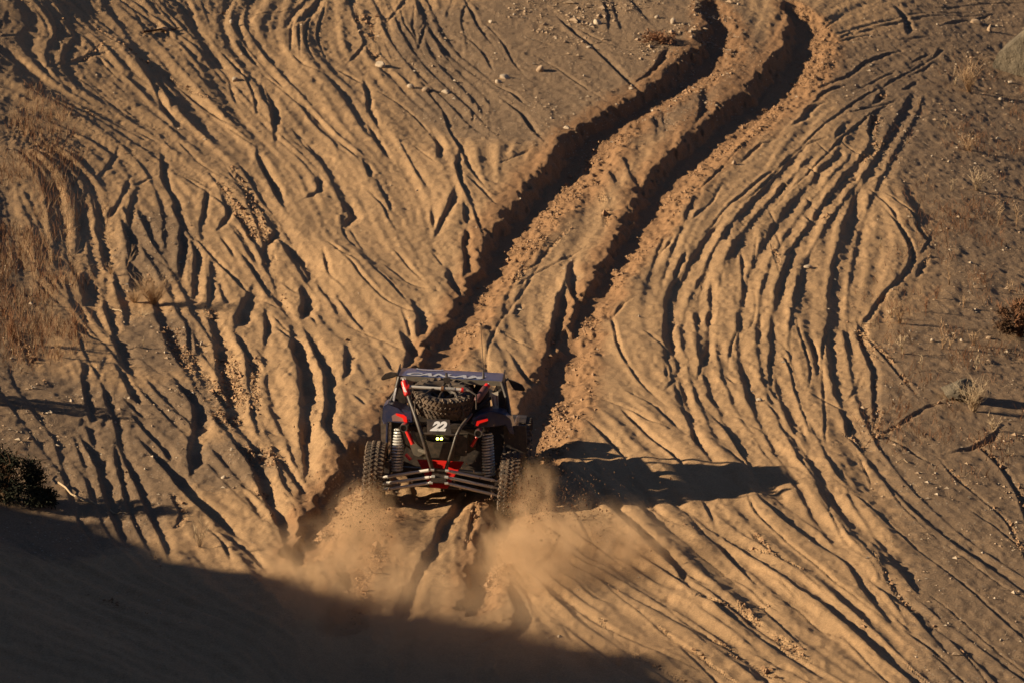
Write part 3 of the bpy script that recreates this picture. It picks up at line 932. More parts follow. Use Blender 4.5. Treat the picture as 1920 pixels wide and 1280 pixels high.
# rear window firewall pieces, seats
for a in (877, 903):
    c = L(a, 724, 0.95)
    b = MB(); prof = []
    m = Matrix()
    for j, (zz, wx, wy) in enumerate(((-.55, .20, .07), (-.25, .20, .08), (-.05, .15, .07), (.02, .11, .06), (.055, .06, .04), (.06, .01, .01))):
        for k in range(16):
            t_ = 2*math.pi*k/16; prof.append(Vector((c.x+wx*.62*math.cos(t_), c.y+wy*math.sin(t_), c.z+zz)))
    F = [(j*16+k, j*16+(k+1) % 16, (j+1)*16+(k+1) % 16, (j+1)*16+k) for j in range(5) for k in range(16)]
    b.add(prof, F); b.build('seat', M_fab, car)
c = L(800, 735, .8); b = MB(); b.box(c, (.19, .05, .13), None, .8); b.build('seat', M_fab, car, bev=.03)
# mirrors
for pts, inn in (([(714,708),(722,700),(733,697),(745,699),(742,706),(716,713)], (752,702)), ([(952,710),(966,715),(979,721),(985,730),(984,733),(964,731),(959,723)], (944,712))):
    b = MB(); P_ = [L(x, y, 1.25) for x, y in pts]; b.plate(P_, (0, .06, 0)); mi = b.build('wing_mirror', M_blk, car, bev=.008)
    b = MB(); b.tube([L(inn[0], inn[1]+3, 1.2), P_[0 if inn[0] > 900 else 3]+Vector((0, .03, 0))], .014, 8); b.build('mirror_arm', M_blk, mi)
# rear fenders
for sg_, top in ((-1, [(718,762),(728,756),(746,764),(772,772),(775,792),(748,792),(728,790),(720,796),(716,786)]), (1, [(884,786),(900,776),(921,770),(945,776),(958,786),(964,815),(955,812),(948,796),(920,800),(888,800)])):
    b = MB(); P_ = [L(x, y, -.05+.12*((i*7) % 3)/3) for i, (x, y) in enumerate(top)]
    b.plate(P_, (0, .30, .03)); b.build('rear_fender', M_navy, car, bev=.01)
    b = MB(); pts = []
    for k in range(9):
        t_ = -0.1+2.2*k/8; pts.append((-.02+.52*math.cos(t_), .44+.50*math.sin(t_)))
    b2 = MB()
# brown dusty mud flap strips behind the fenders
b = MB(); b.plate([L(713,766,.55), L(722,772,.55), L(729,812,.55), L(727,862,.55), L(716,858,.55), L(714,810,.55)], (0, .03, 0)); b.build('mud_flap', mat('dusty_plastic', (.03, .026, .022), .7, 0, .45), car)
b = MB(); b.plate([L(944,798,.1), L(986,797,.1), L(988,835,.1), L(984,872,.1), L(958,868,.1), L(946,840,.1)], (0, .03, 0)); b.build('mud_flap', M_blk, car)
# tail lights
b = MB(); b.plate([L(734,779,-.12), L(742,775,-.12), L(758,780,-.12), L(762,790,-.12), L(736,789,-.12)], (0, .02, 0)); tl = b.build('tail_light', M_clr, car, bev=.004)
b = MB(); b.plate([L(742,774,-.15), L(757,777,-.15), L(762,781,-.15), L(763,791,-.15), L(757,790,-.15), L(755,783,-.15), L(743,778,-.15)], (0, .03, 0)); b.build('red_lens', M_lens, tl)
b = MB(); b.plate([L(891,796,-.12), L(893,788,-.12), L(914,784,-.12), L(916,789,-.12), L(912,797,-.12)], (0, .02, 0)); tl = b.build('tail_light', M_blk, car, bev=.004)
b = MB(); b.plate([L(892,797,-.15), L(894,789,-.15), L(914,784,-.15), L(915,788,-.15), L(899,793,-.15), L(896,798,-.15)], (0, .03, 0)); b.build('red_lens', M_lens, tl)
# spare wheel
sc_ = L(830, 748, .06); sp_e = bpy.data.objects.new('spare_wheel', None); col.objects.link(sp_e); sp_e.parent = car; sp_e.location = sc_
ax = Vector((0.03, -.30, .95)).normalized(); sp_e.rotation_euler = ax.to_track_quat('X', 'Y').to_euler()
sp_t = tyre(.235, .352, .175, parent=sp_e, lugs=42); rim_mesh(.175, .235, sp_e)
# straps over the spare
b = MB()
cpt = sc_+ax*.15
for q in ((778,752),(812,768),(868,768),(893,740)):
    b.tube([L(840, 722, -.02), (L(840,722,-.02)+L(q[0], q[1], -.18))/2+Vector((0, 0, .05)), L(q[0], q[1], -.22), L(q[0], q[1]+26, -.2)], .011, 6)
b.build('hold_down_strap', M_blk, car)
b = MB()
b.tube([L(837, 700, .25), L(838, 712, .05), L(824, 734, -.05)], .016, 8); b.tube([L(838, 712, .05), L(858, 738, -.05)], .016, 8); b.tube([L(838, 712, .05), L(846, 728, -.08)], .02, 8)
b.box(L(838, 712, .0), (.035, .03, .03)); b.build('tyre_bracket', M_blk, car)
# jack lying across the spare
b = MB(); b.tube([L(765, 724.5, -.08), L(879, 731, -.08)], .019, 12)
for x in range(0, 12): b.tube([L(826+x*2.3, 728+.1*x, -.08), L(827+x*2.3, 728+.1*x, -.08)], .024, 12)
jk = b.build('jack', M_pew, car)
b = MB(); b.tube([L(865, 730.2, -.08), L(869, 730.5, -.08)], .031, 14); b.tube([L(764, 724, -.08), L(767, 724.5, -.08)], .028, 12); b.build('red_collar', M_red, jk)
b = MB(); b.tube([L(827.5, 727.6, -.08), L(832, 728, -.08)], .030, 12); b.build('brass_clamp', M_org, jk)
# bottles
b = MB(); a, c = L(757, 712, .0), L(764.5, 741, -.05); d = (c-a)
b.tube([a+d*.0, a+d*.04, a+d*.1, a+d*.92, a+d], [.016, .030, .038, .038, .026], 18); ex = b.build('fire_extinguisher', M_red, car, label='red bottle with white label at left of the cargo bed')
b = MB(); b.tube([a-d*.12, a+d*.02], .012, 10); b.box(a-d*.12, (.03, .01, .012)); b.build('valve', M_chr, ex)
b = MB(); b.plate([a+d*.42+Vector((-.032, -.036, 0)), a+d*.42+Vector((-.005, -.040, 0)), a+d*.74+Vector((.005, -.040, 0)), a+d*.74+Vector((-.028, -.037, 0))], (0, .003, 0)); b.build('bottle_label', M_wht, ex)
b = MB(); a, c = L(914, 722, .05), L(893, 752, -.10); d = c-a
b.tube([a+d*.1, a+d*.18, a+d*.9, a+d], [.03, .042, .042, .03], 18); ex = b.build('gas_bottle', mat('bottle_paint', (.10, .03, .035), .35, .2, .15), car, label='dark bottle with red cap at right of the cargo bed')
b = MB(); b.tube([a-d*.02, a+d*.14], .034, 14); b.build('bottle_cap', M_red, ex)
b = MB(); b.tube([a-d*.12, a+d*.02], .012, 10); b.build('valve', M_chr, ex)
# cargo frame / bumper tubes
b = MB()
b.tube([L(766, 742, -.1), L(778, 775, -.2), L(790, 812, -.33), L(803, 852, -.30), L(811, 880, -.20)], .025, 10)
b.tube([L(884, 775, -.15), L(864, 800, -.30), L(856, 815, -.34), L(846, 850, -.30), L(835, 882, -.20)], .020, 10)
b.tube([L(790, 812, -.33), L(856, 815, -.34)], .016, 10)
b.tube([L(768, 742, -.1), L(768, 760, .2)], .018, 8); b.build('bumper_frame', M_blk, car)
b = MB(); b.plate([L(745,792,.02), L(905,800,.02), L(895,840,.02), L(874,852,.10), L(780,848,.10), L(757,835,.02)], (0, .25, 0)); b.build('engine_bay', M_blk, car, bev=.03)
b = MB(); b.box(L(826, 842, -.13), (.16, .12, .10)); b.box(L(822, 820, -.1), (.13, .10, .08)); b.box(L(862, 832, -.05), (.09, .1, .12))
b.tube([L(800, 822, -.2), L(800, 850, -.2)], .035, 12)
for k in range(7): b.tube([L(795, 826+k*4, -.22), L(806, 827+k*4, -.22)], .014, 6)
b.build('engine', mat('engine_cast', (.035, .035, .028), .5, .4, .25), car, bev=.012)
b = MB(); b.plate([L(768,810,-.1), L(776,806,-.1), L(783,830,-.1), L(796,842,-.1), L(800,848,-.1), L(786,856,-.1), L(775,852,-.1), L(769,836,-.1)], (0, .05, 0)); b.tube([L(784,843,-.13), L(800,848,-.16)], .02, 8)
b.build('cast_bracket', M_alu, car, bev=.006)
b = MB(); b.plate([L(786,850,-.04), L(864,854,-.04), L(862,861,-.04), L(852,863,-.04), L(796,859,-.04)], (0, -.05, 0)); b.build('gearbox_guard', mat('olive_cast', (.09, .095, .07), .5, .2, .2), car, bev=.006)
# red frame
b = MB(); b.tube([L(762, 805, -.12), L(774, 832, -.14)], .024, 10); b.tube([L(761, 851, -.06), L(770, 861, -.08)], .02, 8); b.tube([L(898, 812, -.1), L(884, 836, -.1)], .018, 10); b.tube([L(763,786,-.05), L(762,805,-.12)], .018, 8)
b.build('red_frame_tube', M_red, car)
b = MB(); b.plate([L(782,860,.06), L(870,864,.06), L(859,882,-.02), L(848,898,-.09), L(839,914,-.17), L(807,912,-.17), L(799,896,-.09), L(792,880,-.02)], (0, .02, -.01)); b.build('rear_bulkhead', M_red, car, bev=.004)
b = MB(); b.plate([L(809,879,-.2), L(837,881,-.2), L(836,906,-.22), L(812,905,-.22)], (0, .05, 0)); b.box(L(823, 880, -.2), (.11, .03, .016)); b.box(L(823, 899, -.2), (.09, .035, .03)); b.build('rod_mount', M_blk, car, bev=.006)
# radius rods
for a, c in (((811,879.5),(712,895)), ((812,893),(712,907)), ((808,904),(712,919)), ((838,881.5),(936,902)), ((837,894),(936,915)), ((837,905),(936,929))):
    p, q = L(a[0], a[1], -.22), L(c[0], c[1], -.06)
    b = MB(); b.tube([p, p.lerp(q, .06), p.lerp(q, .07), p.lerp(q, .9), p.lerp(q, .91), q], [.012, .012, .0185, .0185, .012, .012], 12); ro = b.build('radius_rod', M_pew, car)
    b = MB(); b.tube([p+Vector((-.02, 0, 0)), p+Vector((.02, 0, 0))], .019, 10); b.tube([p.lerp(q, .84), p.lerp(q, .86)], .022, 10); b.build('rod_joint', M_chr, ro)
# trailing arms and hubs
for sx in (-1, 1):
    b = MB(); b.tube([(sx*.50, 1.25, .50), (sx*.58, .6, .48), (sx*.63, .05, .40)], [.04, .06, .05], 10); b.box((sx*.63, .02, .36), (.035, .07, .16)); b.build('trailing_arm', M_blk, car, bev=.01)
# shocks
for top, bot in (((751, 790, .12), (743, 884, .12)), ((913, 798, .12), (917, 894, .12))):
    p, q = L(*top), L(*bot); d = q-p
    b = MB(); b.tube([p, p+d*.12, p+d*.14, p+d*.95, q], [.018, .018, .032, .032, .02], 14); b.box(p+d*.03, (.028, .035, .028)); b.box(q, (.03, .035, .03)); sh = b.build('shock_absorber', M_blk, car)
    b = MB(); N_ = 14*15; ux = d.orthogonal().normalized(); uy = d.normalized().cross(ux)
    b.tube([p+d*(.16+.80*k/N_)+(ux*math.cos(2*math.pi*k/15)+uy*math.sin(2*math.pi*k/15))*(.056+.008*k/N_) for k in range(N_+1)], .0125, 8); b.build('coil_spring', M_chr, sh)
    b = MB(); b.tube([p+d*.14, p+d*.165], .056, 18); b.tube([p+d*.52, p+d*.54], .052, 18); b.build('spring_collar', M_chr, sh)
# exhausts
for c in ((756.5, 802), (896.5, 812.5)):
    p = L(c[0], c[1], -.32); b = MB()
    b.lathe([(0, .034), (0, .043), (.02, .045), (.25, .045)], p, Matrix.Rotation(R(90), 4, 'Z'), 28); b.lathe([(0, .034), (.12, .034), (.12, .001)], p, Matrix.Rotation(R(90), 4, 'Z'), 28)
    b.build('exhaust_pipe', mat('exhaust_steel', (.30, .29, .27), .28, .9, .08), car)
    b = MB(); b.lathe([(.02, .0325), (.02, .001)], p, Matrix.Rotation(R(90), 4, 'Z'), 20); b.build('pipe_bore', M_blk, bpy.data.objects[car.children[-1].name])
# number plate
C4 = [L(801,811,-.34), L(846,812,-.34), L(843,786,-.27), L(800,785,-.27)]
b = MB(); b.plate(C4, (0, .01, 0)); npl = b.build('number_plate', M_blk, car)
t = text_mesh('22', 'digits', lambda u, v: (C4[0].lerp(C4[1], .10+.80*u)).lerp(C4[3].lerp(C4[2], .15+.72*u), .16+.72*v)+Vector((0, -.004, 0)), npl, shear=.45, bold=.06); t.data.materials.append(M_wht)
# amber-green lamp pair
lb = MB(); lb.box(L(824, 822, -.325), (.045, .012, .018)); lb = lb.build('rear_lamp', M_blk, car, bev=.003)
b = MB()
for x in (820.3, 827.6):
    b.lathe([(0, .001), (0, .010), (.004, .014), (.012, .015)], L(x, 821.8, -.345), Matrix.Rotation(R(90), 4, 'Z'), 16)
b.build('lamp_lens', M_led, lb)
# antenna
p, q = L(906.5, 709, .36), L(906.5, 694, .36)
b = MB(); b.tube([p, p.lerp(q, .5), q], [.016, .012, .008], 10); an = b.build('antenna', M_blk, car)
b = MB(); b.tube([q, L(904, 650, .34), L(900.5, 600, .30)], [.0045, .0035, .002], 6); b.build('whip', M_blk, an)
# skid plate under the tail
b = MB(); b.plate([(-.30, -.02, .28), (.30, -.02, .28), (.45, .6, .30), (-.45, .6, .30)], (0, 0, -.02)); b.build('skid_plate', M_blk, car)

def split_islands(o):
    """one object per separate piece"""
    me = o.data; n = len(me.vertices); par = list(range(n))
    def find(a):
        while par[a] != a: par[a] = par[par[a]]; a = par[a]
        return a
    for e in me.edges:
        a, b_ = find(e.vertices[0]), find(e.vertices[1])
        if a != b_: par[a] = b_
    groups = {}
    for f in me.polygons: groups.setdefault(find(f.vertices[0]), []).append(f)
    if len(groups) < 2: return
    V = [tuple(v.co) for v in me.vertices]; new = []
    for g in groups.values():
        ids = sorted({i for f in g for i in f.vertices}); mp = {a: k for k, a in enumerate(ids)}
        b_ = MB(); b_.v = [V[i] for i in ids]; b_.f = [tuple(mp[i] for i in f.vertices) for f in g]; new.append(b_)
    nm = o.name.split('.')[0]; m_ = me.materials[0]; par_ = o.parent
    bpy.data.objects.remove(o)
    for b_ in new: b_.build(nm, m_, par_)
SPLIT = ('red_frame_tube', 'end_plate', 'spring_collar', 'red_collar', 'rod_joint', 'lamp_lens')
for o in [o for o in list(scene.objects) if o.name.split('.')[0] in SPLIT]: split_islands(o)
# ---------------------------------------------------------------- stones, sticks, plants
def gmat(name, c1, c2, rough=0.9, sc=8, bump=0.0):
    g = NT(name); co = g.n('ShaderNodeTexCoord'); q = g.n('ShaderNodeTexNoise'); q.inputs['Scale'].default_value = sc; q.inputs['Detail'].default_value = 6; q.inputs['Roughness'].default_value = 0.7
    g.l(co.outputs['Object'], q.inputs['Vector']); g.l(g.mix(g.ramp(q.outputs[0], .35, .68), c1, c2), g.p.inputs['Base Color'])
    g.p.inputs['Roughness'].default_value = rough; g.p.inputs['Specular IOR Level'].default_value = 0.2
    if bump:
        b = g.n('ShaderNodeBump'); b.inputs['Distance'].default_value = bump; g.l(q.outputs[0], b.inputs['Height']); g.l(b.outputs[0], g.p.inputs['Normal'])
    return g.m
MS_pale = gmat('pale_stone', (.50, .41, .31), (.33, .26, .19), sc=12, bump=.01)
MS_tan = gmat('tan_stone', (.40, .29, .19), (.28, .20, .14), sc=12, bump=.01)
MS_grey = gmat('grey_stone', (.185, .150, .105), (.085, .072, .055), sc=4, bump=.12)
MP_tan = gmat('dry_twig_tan', (.46, .32, .19), (.30, .19, .11), sc=6)
MP_pale = gmat('dry_twig_pale', (.47, .36, .235), (.33, .24, .15), sc=6)
MP_red = gmat('dry_twig_red', (.27, .135, .07), (.17, .085, .048), sc=6)
MP_grn = gmat('dark_leaf', (.024, .025, .013), (.013, .014, .008), sc=6)
MP_brn = gmat('brown_leaf', (.11, .055, .028), (.05, .03, .018), sc=6)
def rock(px, py, wpx, hpx, label, m=None, group=None, seed=0, cone=False, name='rock', sub=3, sink=0.3):
    x, y, s = unproj(px, py+hpx*0.35); rr = random.Random(seed*31+int(px)); w_ = wpx/s/2; h_ = hpx/s/2*1.1; d_ = w_*rr.uniform(.7, 1.1)
    bm = bmesh.new(); bmesh.ops.create_icosphere(bm, subdivisions=sub, radius=1)
    cuts = [(Vector((rr.gauss(0,1), rr.gauss(0,1), rr.gauss(0,1))).normalized(), rr.uniform(.55, .85)) for _ in range(9)]
    from mathutils import noise as mn
    for v in bm.verts:
        p = v.co.copy()
        if name == 'boulder': p *= 1+.16*mn.noise(p*2.2+Vector((seed, 0, 0)))+.09*mn.noise(p*6)+.05*mn.noise(p*15)
        for n_, dd in cuts:
            k = p.dot(n_)-dd
            if k > 0: p -= n_*k*.92
        q = 1+0.06*math.sin(p.x*7+seed)*math.sin(p.y*6+px)*math.sin(p.z*8)
        p *= q
        if cone and p.z > -.2: f = max(.08, 1-(p.z+.2)/1.1); p.x *= f; p.y *= f; p.z *= 1.3
        v.co = Vector((p.x*w_, p.y*d_, p.z*h_))
    me = bpy.data.meshes.new(name); bm.to_mesh(me); bm.free(); me.materials.append(m or MS_tan)
    me.shade_smooth(); me.set_sharp_from_angle(angle=R(30))
    o = bpy.data.objects.new(name, me); col.objects.link(o); o.location = (x, y, gz(x, y)+h_*(1-2*sink)*0.9); o.rotation_euler = (rr.uniform(-.2,.2), rr.uniform(-.2,.2), rr.uniform(0, 3))
    tag(o, label, 'boulder' if name == 'boulder' else 'rock', group); return o
G1 = 'loose stones scattered over the sand'
rock(1922, 98, 128, 104, 'large grey-green boulder cut off by the top right edge of the picture', MS_grey, None, 3, name='boulder', sub=5, sink=.2)
rock(1797, 728, 76, 46, 'half-buried grey boulder behind a pale dead bush at the right', MS_grey, None, 5, name='boulder', sub=5, sink=.2)
for i, a in enumerate([
 (714,119,26,14,'white flat-topped stone, brightest on the upper slope left of the gravel',MS_pale),
 (945,143,24,11,'pale pinkish stone with a smaller one at its lower left',MS_pale),
 (934,152,14,9,'small pale stone tucked at the lower left of a pinkish one',MS_pale),
 (1013,128,20,14,'rounded tan stone lying on the grey gravel left of the ruts',MS_tan),
 (440,147,13,12,'small pinkish stone alone among tracks in the upper left',MS_pale),
 (304,52,20,12,'tan stone lying on top of a dark fallen stick',MS_tan),
 (433,42,9,12,'small upright pink stone at the end of a long thin furrow',MS_pale),
 (770,160,14,9,'pale stone at the left end of a short row of three',MS_pale),
 (798,166,20,10,'buried sandy stone in the middle of a short row of three',MS_tan),
 (836,170,18,9,'pale stone at the right end of a short row of three',MS_pale),
 (1514,497,20,11,'white stone with a dark broken face on the right-hand sand',MS_pale),
 (1424,744,15,9,'small grey-white stone casting a forked shadow right of the buggy',MS_pale),
 (1855,53,14,18,'pointed cone-shaped yellowish stone left of the large boulder',MS_tan),
 (1829,40,26,10,'flat pink stone behind the pointed one near the top right',MS_tan),
 (1063,240,15,8,'pale stone on the sand just before the left rut',MS_pale),
 (1748,636,11,8,'pale stone left of a dead stalk on the right bank',MS_pale),
 (1803,637,8,7,'small round pale stone between two dead stalks on the right bank',MS_pale),
 (1855,632,12,8,'tan stone furthest right among the dead stalks',MS_tan),
 (675,56,12,8,'pale crumbled stone inside the curved tyre marks at the top',MS_tan),
 (920,39,9,8,'small white stone beside a furrow at the top middle',MS_pale),
 (1120,40,18,14,'largest pale stone in the dark gravel at the top',MS_pale),
 (1108,46,10,7,'small pale stone at the left of the largest one in the dark gravel',MS_pale),
 (1262,38,14,14,'rounded pale stone in the gravel near the left rut bend',MS_pale),
 (1232,30,10,8,'small pale stone uphill left of a rounded one in the gravel',MS_pale),
 (1152,38,9,6,'small stone right of the largest pale one in the gravel',MS_tan),
 (1106,89,14,6,'low flat stone below the dark gravel patch',MS_pale),
 (1183,166,10,6,'small pale stone on the very lip of the left rut',MS_pale),
 (378,641,8,10,'small pale stone on a ridge in the left-hand tracks',MS_pale),
 (1377,302,12,9,'dark-sided stone on the sand just right of the right rut',MS_tan),
 (420,890,13,9,'pinkish stone among crumbs in the lower left tracks',MS_pale),
 (434,843,8,8,'tiny white stone in the lower left tracks above a pinkish one',MS_pale),
 (1894,153,9,8,'white pebble below the large boulder at the right edge',MS_pale),
 (1876,186,8,7,'small white pebble two steps below the large boulder',MS_pale)]):
    rock(*a[:5], a[5], G1, i+1, cone=(i == 12), sub=3)
def stick(pts, r0, label, m, name='stick', lift=.02):
    P = []
    for a, c in smooth([(float(p[0]), float(p[1])) for p in pts], 1):
        x, y, s = unproj(a, c); P.append((x, y, gz(x, y)+r0+lift*random.random()))
    b = MB(); n = len(P); b.tube(P, [r0*(1-.6*k/(n-1)) for k in range(n)], 6)
    o = b.build(name, m); tag(o, label, 'stick'); return o
stick([(110,908),(128,922),(150,936),(170,943),(186,949)], .014, 'long bleached stick on the gravel left of the tracks', MP_pale)
stick([(206,953),(222,960),(238,962)], .009, 'short bleached stick to the right of the long one, on a track', MP_pale)
stick([(84,905),(90,894),(98,890)], .009, 'bent bleached twig above the long stick', MP_pale)
stick([(268,63),(300,58),(336,56)], .022, 'dark fallen stick under a tan stone in the upper left', MP_brn)
stick([(211,576),(220,580),(229,585)], .010, 'pale splinter of wood below the dry tuft on the left', MP_pale)
stick([(164,498),(178,499),(190,496)], .008, 'pale fallen twig on the shaded track by the left grass', MP_pale, lift=.05)
stick([(1618,605),(1627,606),(1636,608)], .009, 'short pale stick across the bend of the curved track on the right', MP_pale)
stick([(1681,866),(1692,864),(1702,868)], .008, 'pale curved twig on the sand below the curved track', MP_pale)

def twigs(x, y, z, h, wd, n, r0, mb, rr, curl=.25, lean=0.0, sub=3):
    for _ in range(n):
        a = rr.uniform(0, 6.28); sp_r = wd*rr.uniform(.1, 1); hh = h*rr.uniform(.55, 1)
        P = [Vector((x+rr.uniform(-.1,.1)*wd, y+rr.uniform(-.1,.1)*wd, z-.01))]; d = Vector((math.cos(a)*sp_r+lean*hh, math.sin(a)*sp_r, hh))
        for k in range(1, 5): P.append(P[0]+d*(k/4)+Vector((rr.gauss(0,1), rr.gauss(0,1), rr.gauss(0,.6)))*curl*h*.09*k)
        mb.tube(P, [r0, r0*.85, r0*.7, r0*.5, r0*.25], 4)
        for _2 in range(sub):
            k = rr.randint(1, 3); q = P[k].lerp(P[k+1], rr.random()); dd = (d.normalized()+Vector((rr.gauss(0,.7), rr.gauss(0,.7), rr.gauss(0,.35)))).normalized()*h*rr.uniform(.12, .35)
            mb.tube([q, q+dd*.5+Vector((0, 0, .01)), q+dd], [r0*.5, r0*.4, r0*.2], 3)
def shrub(px, py, hpx, wpx, n, label, m, name='dead_shrub', cat='shrub', group=None, r0=.006, lean=0.0, curl=.25, sub=3):
    x, y, s = unproj(px, py); mb = MB(); rr = random.Random(int(px*7+py))
    twigs(x, y, gz(x, y), hpx/s, wpx/s/2, n, r0, mb, rr, curl, lean, sub)
    o = mb.build(name, m, smooth_=False); tag(o, label, cat, group); return o
GR = 'dead shrubs and stalks on the right bank'
for a in [
 (1687,606,48,40,16,'feathery reddish dead shrub leaning over pale twigs, right of the curved track',MP_tan,'dead_shrub','shrub',GR,.005),
 (1672,596,22,18,4,'thick bleached forked twigs at the left foot of a feathery shrub',MP_pale,'dead_shrub','shrub',GR,.010),
 (1694,663,40,34,5,'bleached V-shaped dead shrub with thick bare branches on the right bank',MP_pale,'dead_shrub','shrub',GR,.009),
 (1728,692,30,5,2,'single short upright pale stake-like stalk',MP_pale,'dead_stalk','plant',GR,.009),
 (1767,653,52,16,4,'tall thin pale stalk in the middle of the right bank',MP_tan,'dead_stalk','plant',GR,.007),
 (1778,652,36,14,3,'pale stalk leaning to the right beside a taller one',MP_tan,'dead_stalk','plant',GR,.007,.45),
 (1830,695,34,18,3,'Y-shaped pale stalk above the half-buried boulder',MP_pale,'dead_stalk','plant',GR,.007),
 (1806,577,32,12,4,'upright tan stalks with a dark hollow at their left foot',MP_tan,'dead_stalk','plant',GR,.006),
 (1756,560,28,16,6,'small dark twiggy plant upslope of the tan stalks',MP_red,'dead_shrub','shrub',GR,.005),
 (1736,584,36,18,7,'reddish twiggy plant just right of the feathery shrub',MP_red,'dead_shrub','shrub',GR,.005),
 (1826,647,32,26,14,'fine rounded tan shrub between two pale stones',MP_tan,'dead_shrub','shrub',GR,.0035),
 (1826,770,64,66,60,'large bleached dead bush in front of the half-buried boulder',MP_pale,'dead_bush','bush',GR,.0042),
 (1862,806,34,60,9,'low sprawling pale twigs below the large bleached bush',MP_pale,'dead_shrub','shrub',GR,.007),
 (1745,712,26,10,3,'thin reddish stalk left of the half-buried boulder',MP_red,'dead_stalk','plant',GR,.005),
 (1817,172,62,58,46,'dense reddish dry bush beside the large boulder at the top right',MP_tan,'dead_bush','bush',GR,.0045),
 (1791,160,28,14,5,'pale forked twigs at the left edge of the dense reddish bush',MP_pale,'dead_shrub','shrub',GR,.006),
 (1723,203,24,14,6,'little pale grass-like tuft alone at the upper right',MP_tan,'dry_tuft','plant',GR,.005),
 (1773,240,22,20,5,'small forked pale twig plant under the dense reddish bush',MP_pale,'dead_shrub','shrub',GR,.005),
 (1817,284,34,56,26,'wide low tan shrub casting a thin dark streak, upper right',MP_tan,'dead_shrub','shrub',GR,.004),
 (1832,358,46,50,16,'spreading pale fan-shaped dead bush on the right slope',MP_pale,'dead_bush','bush',GR,.006),
 (1784,358,24,14,4,'small pale forked twig left of the fan-shaped bush',MP_pale,'dead_shrub','shrub',GR,.006),
 (1871,425,62,14,4,'tall pale crooked stalk below the fan-shaped bush',MP_tan,'dead_stalk','plant',GR,.006),
 (1906,425,46,12,5,'yellowish stalk cut close by the right edge, next to a taller crooked one',MP_tan,'dead_stalk','plant',GR,.006),
 (1780,536,46,10,4,'slender upright stalk casting a long soft shadow on the right bank',MP_tan,'dead_stalk','plant',GR,.006),
 (1893,550,30,16,5,'curly pale stalk above the dark shrub at the right edge',MP_tan,'dead_stalk','plant',GR,.005),
 (1652,462,20,14,5,'tiny pale twig plant right of the wide smooth ridge',MP_pale,'dead_shrub','shrub',GR,.005),
 (1878,462,42,10,3,'reddish thin stalk near the right edge above the middle',MP_red,'dead_stalk','plant',GR,.005),
 (1738,340,18,14,5,'very small pale plant at the top of the S-shaped track',MP_tan,'dry_tuft','plant',GR,.004),
 (1893,853,14,24,7,'yellow straw clump at the right edge below the bushes',MP_pale,'dry_tuft','plant',GR,.004),
 (1702,268,10,10,4,'tiny twig plant on the bare ground of the upper right',MP_tan,'dry_tuft','plant',GR,.004)]:
    shrub(*a[:10], r0=a[10], lean=a[11] if len(a) > 11 else 0.0)
GL = 'dry tufts and stalks on the left side'
for a in [
 (288,566,62,90,90,'large golden dry tuft between the shaded tracks on the left',MP_tan,'dry_tuft','grass tuft',GL,.0035),
 (252,562,30,50,60,'low matted golden grass at the left foot of the large tuft',MP_tan,'dry_tuft','grass tuft',GL,.003),
 (374,1028,56,30,9,'pale thin stalks standing at the edge of the big shadow',MP_pale,'dry_tuft','grass tuft',GL,.0045),
 (58,568,30,18,3,'pale V-shaped stick plant in the left grass',MP_pale,'dead_stalk','plant',GL,.009),
 (237,502,44,6,3,'single stalk leaning right over the shaded track',MP_tan,'dead_stalk','plant',GL,.006,.4),
 (110,672,44,22,9,'tan stalks at the lower end of the left grass',MP_tan,'dry_tuft','grass tuft',GL,.005),
 (80,650,40,18,8,'reddish stalks left of the tan ones in the lower left grass',MP_red,'dry_tuft','grass tuft',GL,.005),
 (136,520,84,12,6,'tall reddish stalks on the right border of the left grass',MP_tan,'dead_stalk','plant',GL,.005),
 (143,640,80,14,8,'tall reddish stalks directly above the start of the left tracks',MP_red,'dead_stalk','plant',GL,.005),
 (270,646,20,6,2,'thin twig standing beside the second left track',MP_pale,'dead_stalk','plant',GL,.005),
 (208,512,24,34,16,'yellow crushed grass clump on the narrow ridge left of the large tuft',MP_tan,'dry_tuft','grass tuft',GL,.0035),
 (24,640,60,40,26,'dense reddish tuft at the left edge above the long shadow',MP_red,'dry_tuft','grass tuft',GL,.004),
 (265,590,12,50,14,'low pale straw lying under the large golden tuft',MP_pale,'dry_tuft','grass tuft',GL,.003)]:
    shrub(*a[:10], r0=a[10], lean=a[11] if len(a) > 11 else 0.0)
def leafy(px, py, wpx, hpx, n, label, ml, mt, name='bush', leaf=.022, seed=1):
    x, y, s = unproj(px, py); z = gz(x, y); w_ = wpx/s/2; h_ = hpx/s; rr = random.Random(seed)
    e = bpy.data.objects.new(name, None); col.objects.link(e); e.location = (x, y, z); tag(e, label, 'bush')
    tb = MB(); twigs(0, 0, 0, h_*.95, w_*.8, 26, .009, tb, rr, .4, 0, 4); tb.build('stems', mt, e, smooth_=False)
    cl = [(rr.uniform(-.85, .85)*w_, rr.uniform(-.85, .85)*w_, h_*rr.uniform(.15, .85), rr.uniform(.16, .34)*w_) for _ in range(26)]
    lb = MB()
    for _ in range(n):
        c = rr.choice(cl); k = 1-0.5*((c[0]**2+c[1]**2)/(w_*w_))
        p = Vector((c[0]+rr.gauss(0, .5)*c[3], c[1]+rr.gauss(0, .5)*c[3], max(.01, c[2]*k+rr.gauss(0, .4)*c[3])))
        a = Vector((rr.gauss(0,1), rr.gauss(0,1), rr.gauss(0,1))).normalized(); b_ = a.orthogonal().normalized(); l_ = leaf*rr.uniform(.6, 1.3)
        lb.add([p, p+a*l_+b_*l_*.35, p+a*l_*2, p+a*l_-b_*l_*.35], [(0, 1, 2, 3)])
    lb.build('foliage', ml, e, smooth_=False); return e
leafy(12, 932, 150, 100, 6500, 'dark green leafy bush at the left edge above the big shadow', MP_grn, MP_brn, seed=3)
